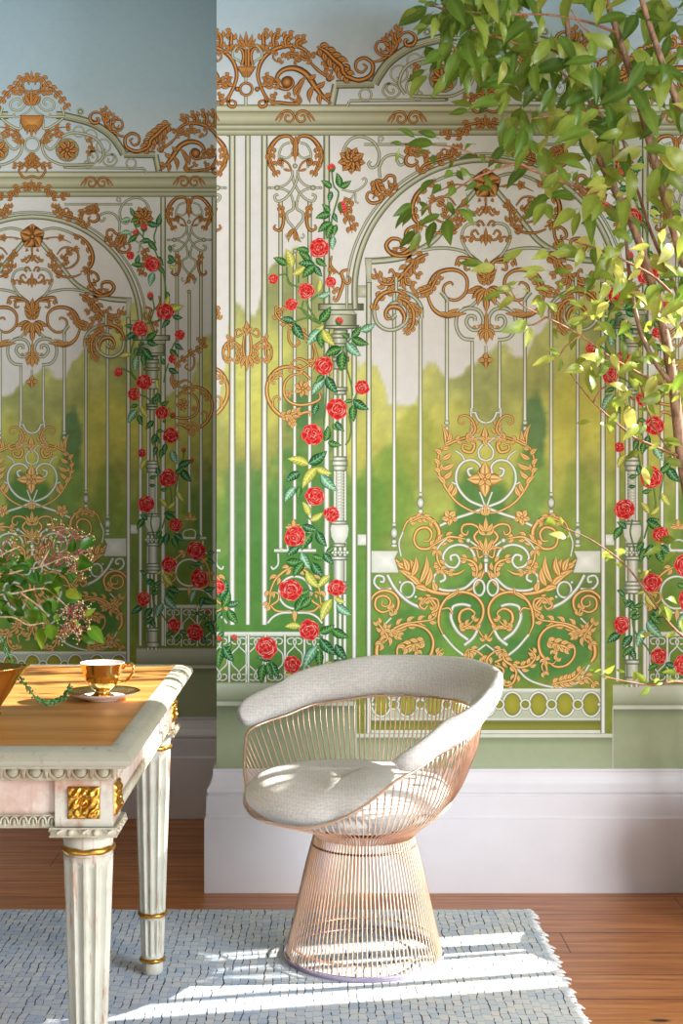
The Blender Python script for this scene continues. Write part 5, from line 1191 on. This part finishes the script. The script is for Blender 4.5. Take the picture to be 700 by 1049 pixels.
def pl(*p, Y=3.85):
    """pixels -> points; an optional third number moves the point in depth"""
    return [at(a, b, Y+c) for a, b, c in p]
base = Vector((PX, PY, .28))
T = [([base+Vector((-.05,0,0))]+pl((735,640,0),(712,540,0),(699,470,0),(690,395,0),(678,326,.02),(665,282,.02),(650,235,.03),(618,171,.04),(597,125,.05),(585,60,.05),(575,-40,.05)), .019, .007),
     ([base+Vector((.0,.03,0))]+pl((760,560,.05),(735,400,.05),(712,300,.04),(697,258,.03),(675,180,.02),(653,98,.02),(633,34,.02),(615,-20,.02),(600,-80,.02)), .017, .007),
     ([base+Vector((.03,-.02,0))]+pl((775,520,-.05),(750,330,-.06),(722,190,-.08),(700,122,-.1),(674,51,-.1),(655,-10,-.1),(640,-70,-.1)), .015, .006),
     (pl((690,395,0),(672,372,0),(655,335,.05),(645,280,.08),(640,230,.1),(630,180,.1),(628,120,.1)), .008, .003),
     (pl((735,420,.05),(705,330,.08),(690,290,.1),(668,240,.12),(655,200,.12),(640,150,.12),(632,100,.12)), .007, .003),
     (pl((735,400,.05),(745,250,.1),(735,120,.1),(715,20,.1),(705,-60,.1)), .01, .004)]
stems('stem', MAT_BARK, tree, T)
B = [pl((622,200,.03),(581,188,0),(545,174,-.05),(496,161,-.08),(466,151,-.1),(448,149,-.1),(400,147,-.1)), pl((545,174,-.05),(528,168,-.08),(492,180,-.12),(470,192,-.15),(430,216,-.18)),
     pl((688,398,0),(664,387,-.05),(626,366,-.1),(594,343,-.15),(560,325,-.2),(533,311,-.22),(520,290,-.22)), pl((594,343,-.15),(580,355,-.17),(573,365,-.18)), pl((560,325,-.2),(545,333,-.2),(525,332,-.2)),
     pl((698,468,0),(656,451,-.05),(640,440,-.08),(608,412,-.12),(584,382,-.15)), pl((608,412,-.12),(615,400,-.12),(622,395,-.12)),
     pl((740,680,0),(694,647,-.05),(667,613,-.1),(642,580,-.14),(609,555,-.18),(575,539,-.2)), pl((760,720,0),(700,699,-.05),(673,702,-.1),(646,699,-.14),(615,692,-.18)),
     pl((688,300,.0),(665,280,-.05),(620,258,-.1),(590,248,-.12),(575,244,-.12)), pl((633,34,.02),(600,22,-.02),(560,15,-.08),(500,14,-.12),(440,6,-.15)), pl((640,60,.02),(600,30,-.1),(585,10,-.15)), pl((618,120,.03),(560,60,-.05),(500,35,-.12),(470,30,-.15)),
     pl((655,98,.02),(620,110,-.05),(570,118,-.1),(540,122,-.14)), pl((660,230,.03),(640,218,-.05),(600,196,-.1),(590,186,-.1)), pl((650,410,0),(622,384,.0),(604,360,.02)), pl((690,398,0),(700,380,-.1),(720,350,-.15)),
     pl((653,98,.02),(690,60,.0),(720,40,0)), pl((585,60,.05),(540,40,.02),(480,20,0),(430,0,0)), pl((700,480,0),(672,440,-.02),(655,392,-.05))]
stems('branch', MAT_TWIG, tree, [(b, .0042 if len(b) > 3 else .003, .0014) for b in B])
LF = Leaves(5)
def put(fr, s, Y, tint=None, wr=.23):
    g = LF.g
    for it in s.split(';'):
        a, b = it.split('>'); ax, ay = map(float, a.split(',')); bx, by = map(float, b.split(','))
        p = fr(ax, ay); q = fr(bx, by); y0 = Y+g.uniform(-.05, .05); dy = g.uniform(-.05, .05)
        P = at(p[0], p[1], y0); Q = at(q[0], q[1], y0+dy); L = (Q-P).length
        LF.leaf(P, Q, L*wr*g.uniform(.76, 1.04), None, tint if tint is None else min(1, max(0, tint+g.uniform(-.2, .2))), g.uniform(.05, .16), g.uniform(.08, .36))
fr = lambda x0, y0, k: (lambda a, b: (x0+a/k, y0+b/k))
A_ = fr(400, 0, 5.833); B_ = fr(400, 120, 5.); C_ = fr(470, 240, 5.385); D_ = fr(540, 140, 4.375); E_ = fr(560, 300, 5.); F_ = fr(600, 640, 6.56); G_ = fr(520, 0, 3.889); H_ = fr(490, 520, 5.)
put(A_, '180,50>55,125;260,65>160,215;270,90>245,235;230,150>130,180;320,50>285,165;360,80>300,235;390,120>370,240;430,50>400,220;450,60>480,210;380,260>330,410;375,265>420,380;400,260>470,370;320,360>235,430;225,410>100,490;230,440>115,590;340,410>240,590;415,395>330,540;430,390>465,585;490,380>520,490;580,340>555,490;620,130>560,190;650,110>680,260;545,150>600,210;700,520>545,525;500,640>360,605;480,655>350,685;640,560>520,650;680,600>640,700;300,30>200,40;240,20>160,10;380,40>300,20;500,30>420,10;520,60>560,130;470,200>520,260;500,240>560,330', 3.72, .45, .2)
put(B_, '130,110>35,60;250,110>140,75;70,140>0,130;240,140>80,140;45,160>25,230;200,165>130,210;215,190>230,250;440,140>380,170;470,210>340,225;470,190>480,235;640,30>580,170;690,40>630,220;330,220>300,265;350,250>420,320;340,270>375,325;230,310>150,400;320,270>275,312;260,340>210,400;330,350>290,415;190,430>160,510;140,430>200,480;120,440>10,510;125,460>25,575;130,490>60,565;290,420>330,505;390,390>380,450;340,460>430,560;330,470>440,510;290,510>310,660;230,520>195,670;270,490>140,560;140,570>50,670;160,580>95,690;480,290>530,370;440,360>520,375;450,330>380,380;530,270>575,240', 3.7, .32, .21)
put(C_, '230,165>360,80;150,160>0,160;215,180>60,205;500,100>400,140;640,100>500,115;680,70>640,190;500,200>330,195;510,205>630,205;440,200>350,240;480,260>400,250;310,300>200,300;250,310>125,370;330,330>215,420;560,250>570,310;390,320>350,300;440,350>455,470;465,370>545,445;570,330>700,310;400,490>225,540;400,500>365,630;590,500>690,460;520,510>550,580;560,670>490,630;550,675>405,730;590,745>680,730;420,300>500,310;470,330>400,390;600,360>680,400;330,260>260,280;540,340>600,350', 3.66, .6, .2)
put(D_, '230,320>115,410;240,325>205,450;90,285>30,400;75,290>110,375;95,215>110,285;230,150>205,205;150,110>270,150;110,0>50,80;320,215>235,205;340,280>290,380;460,265>400,270;490,320>470,280;540,130>460,140;540,330>600,350;660,340>700,450;640,330>690,300;580,370>540,330;430,230>500,300;440,470>400,520;560,480>480,500;300,450>270,520;330,500>300,640;250,490>220,580;240,510>110,530;180,480>130,500', 3.72, .62, .23)
put(E_, '250,100>230,30;290,30>250,130;250,140>360,240;385,195>450,250;60,100>0,50;110,160>200,130;60,325>0,345;70,320>0,280;75,330>60,405;200,390>90,410;230,400>200,335;230,410>235,500;430,510>320,465;420,540>305,580;420,560>440,730;450,500>380,540;530,610>460,600;235,660>150,670;265,670>310,690;600,520>480,560;520,250>570,310;700,790>590,750;640,500>560,480;470,510>420,430;330,30>390,90;400,60>330,100;450,20>380,10;500,40>440,80;520,110>600,130;560,140>500,200;640,40>690,70;600,0>650,40;420,130>380,180;470,60>520,20;580,260>640,330;690,520>640,560;690,180>650,230', 3.72, .7, .24)
put(F_, '110,320>200,270;100,330>20,300;100,335>150,360;200,300>270,320;330,380>320,305;410,395>340,315;440,410>360,480;460,390>500,365;640,330>510,318;400,380>350,370;560,370>600,385;300,400>250,410;470,410>520,390;540,370>580,350;120,300>60,320', 3.7, .6, .2)
put(H_, '410,95>335,60;430,90>420,45;460,155>360,135;470,150>450,170;700,260>640,240;680,240>650,280;700,220>730,250;740,300>700,280', 3.66, .75, .24)
put(fr(560, 400, 3.28), '220,545>185,560;235,545>270,540;320,610>300,600;440,505>380,500;440,540>390,590;400,700>440,720;420,770>380,740;440,810>400,830', 3.72, .6, .25)
# the rest of the crown, grown along the branches
def fill(n, x0, x1, y0, y1, l0, l1, t0, t1, seed, Y0=3.62, Y1=4.06):
    g = random.Random(seed)
    for _ in range(n):
        x = g.uniform(x0, x1); y = g.uniform(y0, y1); a = math.radians(g.gauss(105, 48)); l = g.uniform(l0, l1); Y = g.uniform(Y0, Y1)
        P = at(x, y, Y); Q = at(x+l*math.cos(a), y+l*math.sin(a), Y+g.uniform(-.05, .04))
        LF.leaf(P, Q, (Q-P).length*g.uniform(.15, .22), None, g.uniform(t0, t1), g.uniform(.05, .2), g.uniform(.08, .36))
fill(95, 470, 700, -50, 70, 28, 46, .1, .8, 1); fill(85, 505, 700, 55, 175, 26, 44, .1, .8, 2); fill(26, 440, 520, -40, 25, 28, 42, .1, .7, 3)
fill(34, 590, 700, 170, 290, 20, 36, .3, .95, 4); fill(42, 590, 700, 270, 390, 18, 32, .4, 1., 5); fill(14, 640, 700, 390, 480, 16, 28, .4, 1., 6); fill(8, 660, 700, 540, 650, 14, 24, .4, 1., 8)
fill(130, 700, 830, -60, 460, 24, 40, .2, .9, 7); fill(45, 705, 880, 180, 430, 22, 40, .2, .9, 9, 3.35, 3.9); fill(52, 540, 700, -20, 210, 32, 50, .1, .75, 10); fill(30, 430, 560, -20, 60, 30, 46, .1, .6, 12); fill(26, 600, 700, 230, 420, 20, 34, .6, 1., 13)
LF.build('foliage', MAT_FIG, tree)
# ---- elder sprigs in the jug
MAT_ELD = leaf_mat('elder_leaf', [(0, L4((22,76,20))), (.4, L4((42,112,28))), (.75, L4((92,152,40))), (1, L4((176,200,76)))], .5, .3)
MAT_ELST = bark('elder_twig', (150,120,90), (196,176,140)); MAT_PINKS = plain('pink_stalk', (164,76,96), .5); MAT_BERRY = plain('pale_berry', (214,216,150), .35)
mouth = Vector((JX-.01, JY, TT+.085))
def sprig(label, paths, leaves, clusters, seed):
    global LF
    loc = Vector((JX, JY, TT+.08)); e = empty('elder_sprig', loc, label, 'sprig', 'elder sprigs in the gold jug')
    stems('twig', MAT_ELST, e, [(p, .0028, .0012) for p in paths])
    LF = Leaves(seed)
    for f, s, Y, t, w in leaves: put(f, s, Y, t, w)
    LF.build('foliage', MAT_ELD, e)
    g = random.Random(seed)
    for (cx, cy, rx, ry, Y, n, hx, hy) in clusters:
        hub = at(hx, hy, Y); st = []; bm_ = MB(); arms = []
        for k in range(6):
            a = 2*PI*k/6+g.random(); q = at(hx+(cx-hx)*.6+rx*.55*math.cos(a), hy+(cy-hy)*.6+ry*.55*math.sin(a), Y+g.uniform(-.02, .02)); arms.append(q); st.append(([hub, (hub+q)/2+Vector((0,0,.003)), q], .0011, .0008))
        for i in range(n):
            a = g.uniform(0, 2*PI); r = math.sqrt(g.random()); x = cx+rx*r*math.cos(a); y = cy+ry*r*math.sin(a)
            p = at(x, y, Y+g.uniform(-.03, .03)); mid = min(arms, key=lambda q: (q-p).length)
            st.append(([mid, (mid+p)/2+Vector((0,0,.003)), p], .0008, .0005))
            for k in range(3):
                q = p+Vector((g.uniform(-.006,.006), g.uniform(-.006,.006), g.uniform(-.006,.006))); bm_.ball(q-loc, g.uniform(.0011, .0018), 6)
        hd = stems('berry_head', MAT_PINKS, e, st); tag(bm_.build('berries', MAT_BERRY, hd), kind='stuff')
J = fr(0, 520, 5.833); K = fr(40, 590, 8.75)
S = lambda *p: [mouth]+[at(x, y, Y) for x, y, Y in p]
sprig('upper elder sprig with pale berries and dark green leaves, in the gold jug', [S((-35,610,2.92),(10,588,2.95),(40,581,2.96),(72,570,2.97),(92,575,2.98)), S((-30,600,2.9),(0,570,2.92),(20,560,2.93)), [at(40,581,2.96), at(52,560,2.96), at(60,545,2.96)]],
  [(J, '470,260>558,172;420,280>440,178;460,325>560,345;340,260>345,180;200,370>60,362;200,362>140,315;210,370>232,450;225,465>140,405;240,470>255,380;250,485>375,492;240,490>205,535;390,490>482,546;345,440>275,385;440,460>395,385;20,320>105,288;30,290>45,215;60,500>115,478;50,520>105,565;10,430>70,400;360,400>420,360;330,410>380,470;420,380>470,420;0,420>60,440;-20,480>40,440;0,540>60,500;-30,380>40,350;60,360>20,420;180,440>120,470;100,350>60,300;150,330>100,300;300,380>350,330;-10,300>40,330;40,440>100,420;200,500>160,540', 2.96, .35, .29)],
  [(68,556,29,24,2.97,36,58,580), (82,580,16,14,2.97,22,66,572), (45,560,16,16,2.97,14,50,580), (8,565,12,20,2.94,14,2,580)], 21)
sprig('lower elder sprig with a hanging berry head and light green leaves, in the gold jug', [S((-20,620,2.86),(20,607,2.88),(45,603,2.9),(58,612,2.9),(72,625,2.9)), [at(20,607,2.88), at(38,620,2.88), at(50,632,2.88)], S((-20,640,2.84),(10,632,2.86),(28,640,2.87),(45,638,2.88))],
  [(K, '230,130>388,207;160,330>50,200;60,400>20,325;70,440>25,660;90,400>120,572;400,380>514,288;430,430>588,612;330,380>350,480;370,520>500,615;20,430>0,335;170,170>130,110;140,330>170,420', 2.9, .7, .29), (J, '110,640>262,662;130,540>110,605;270,550>305,635;-20,560>30,600;0,620>60,600;30,580>-20,640;60,590>30,530;80,560>140,560;20,500>80,540;0,650>60,640;60,620>20,680;100,600>150,650;180,600>240,620;-10,590>50,560;150,560>200,600;40,640>90,690', 2.88, .45, .29)],
  [(73,640,20,22,2.9,40,72,627), (80,626,14,10,2.9,18,72,624)], 22)
# ---- trailing succulent
tr = empty('trailing_succulent', (JX, JY, TT+.08), 'trailing string of small green beads hanging from the gold jug onto the table', 'succulent')
path = [mouth+Vector((.015,-.01,.004)), at(-30,650,2.86), at(-12,644,2.88), at(0,653,2.9), at(8,669,2.9), at(15,682,2.9), at(20,693,2.9), at(28,704,2.89), at(36,714,2.89), at(44,719.5,2.9), at(52,720,2.92), at(60,717,2.94), at(66,714,2.94), at(70,708,2.93), at(72,704.5,2.93)]
P = crom(path, 8); lo = Vector(tr.location)
P = [Vector((p[0], p[1], max(p[2], TT+.004))) for p in P]
m = MB(); m.tube([p-lo for p in P], .0017, 6); m.build('stem', plain('succulent_stem', (92,140,80), .5), tr)
m = MB(); g = random.Random(4)
for i in range(14, len(P)):
    for k in range(2):
        a = g.uniform(0, 2*PI); t_ = (P[min(i+1, len(P)-1)]-P[i-1]).normalized(); o1 = t_.orthogonal().normalized(); o2 = t_.cross(o1)
        d = (o1*math.cos(a)+o2*math.sin(a)+t_*.5).normalized(); p = P[i]+t_*g.uniform(-.004,.004); q = p+d*.0055
        if q.z < TT+.003: q.z = TT+.003
        r = g.uniform(.0017, .0024); m.tube([p-lo, q-lo], [.0006, .0006], 4); m.ball(q-lo, r, 8, 1.15)
m.build('bead_leaves', plain('succulent_leaf', (66,128,66), .35, .12, 90), tr)
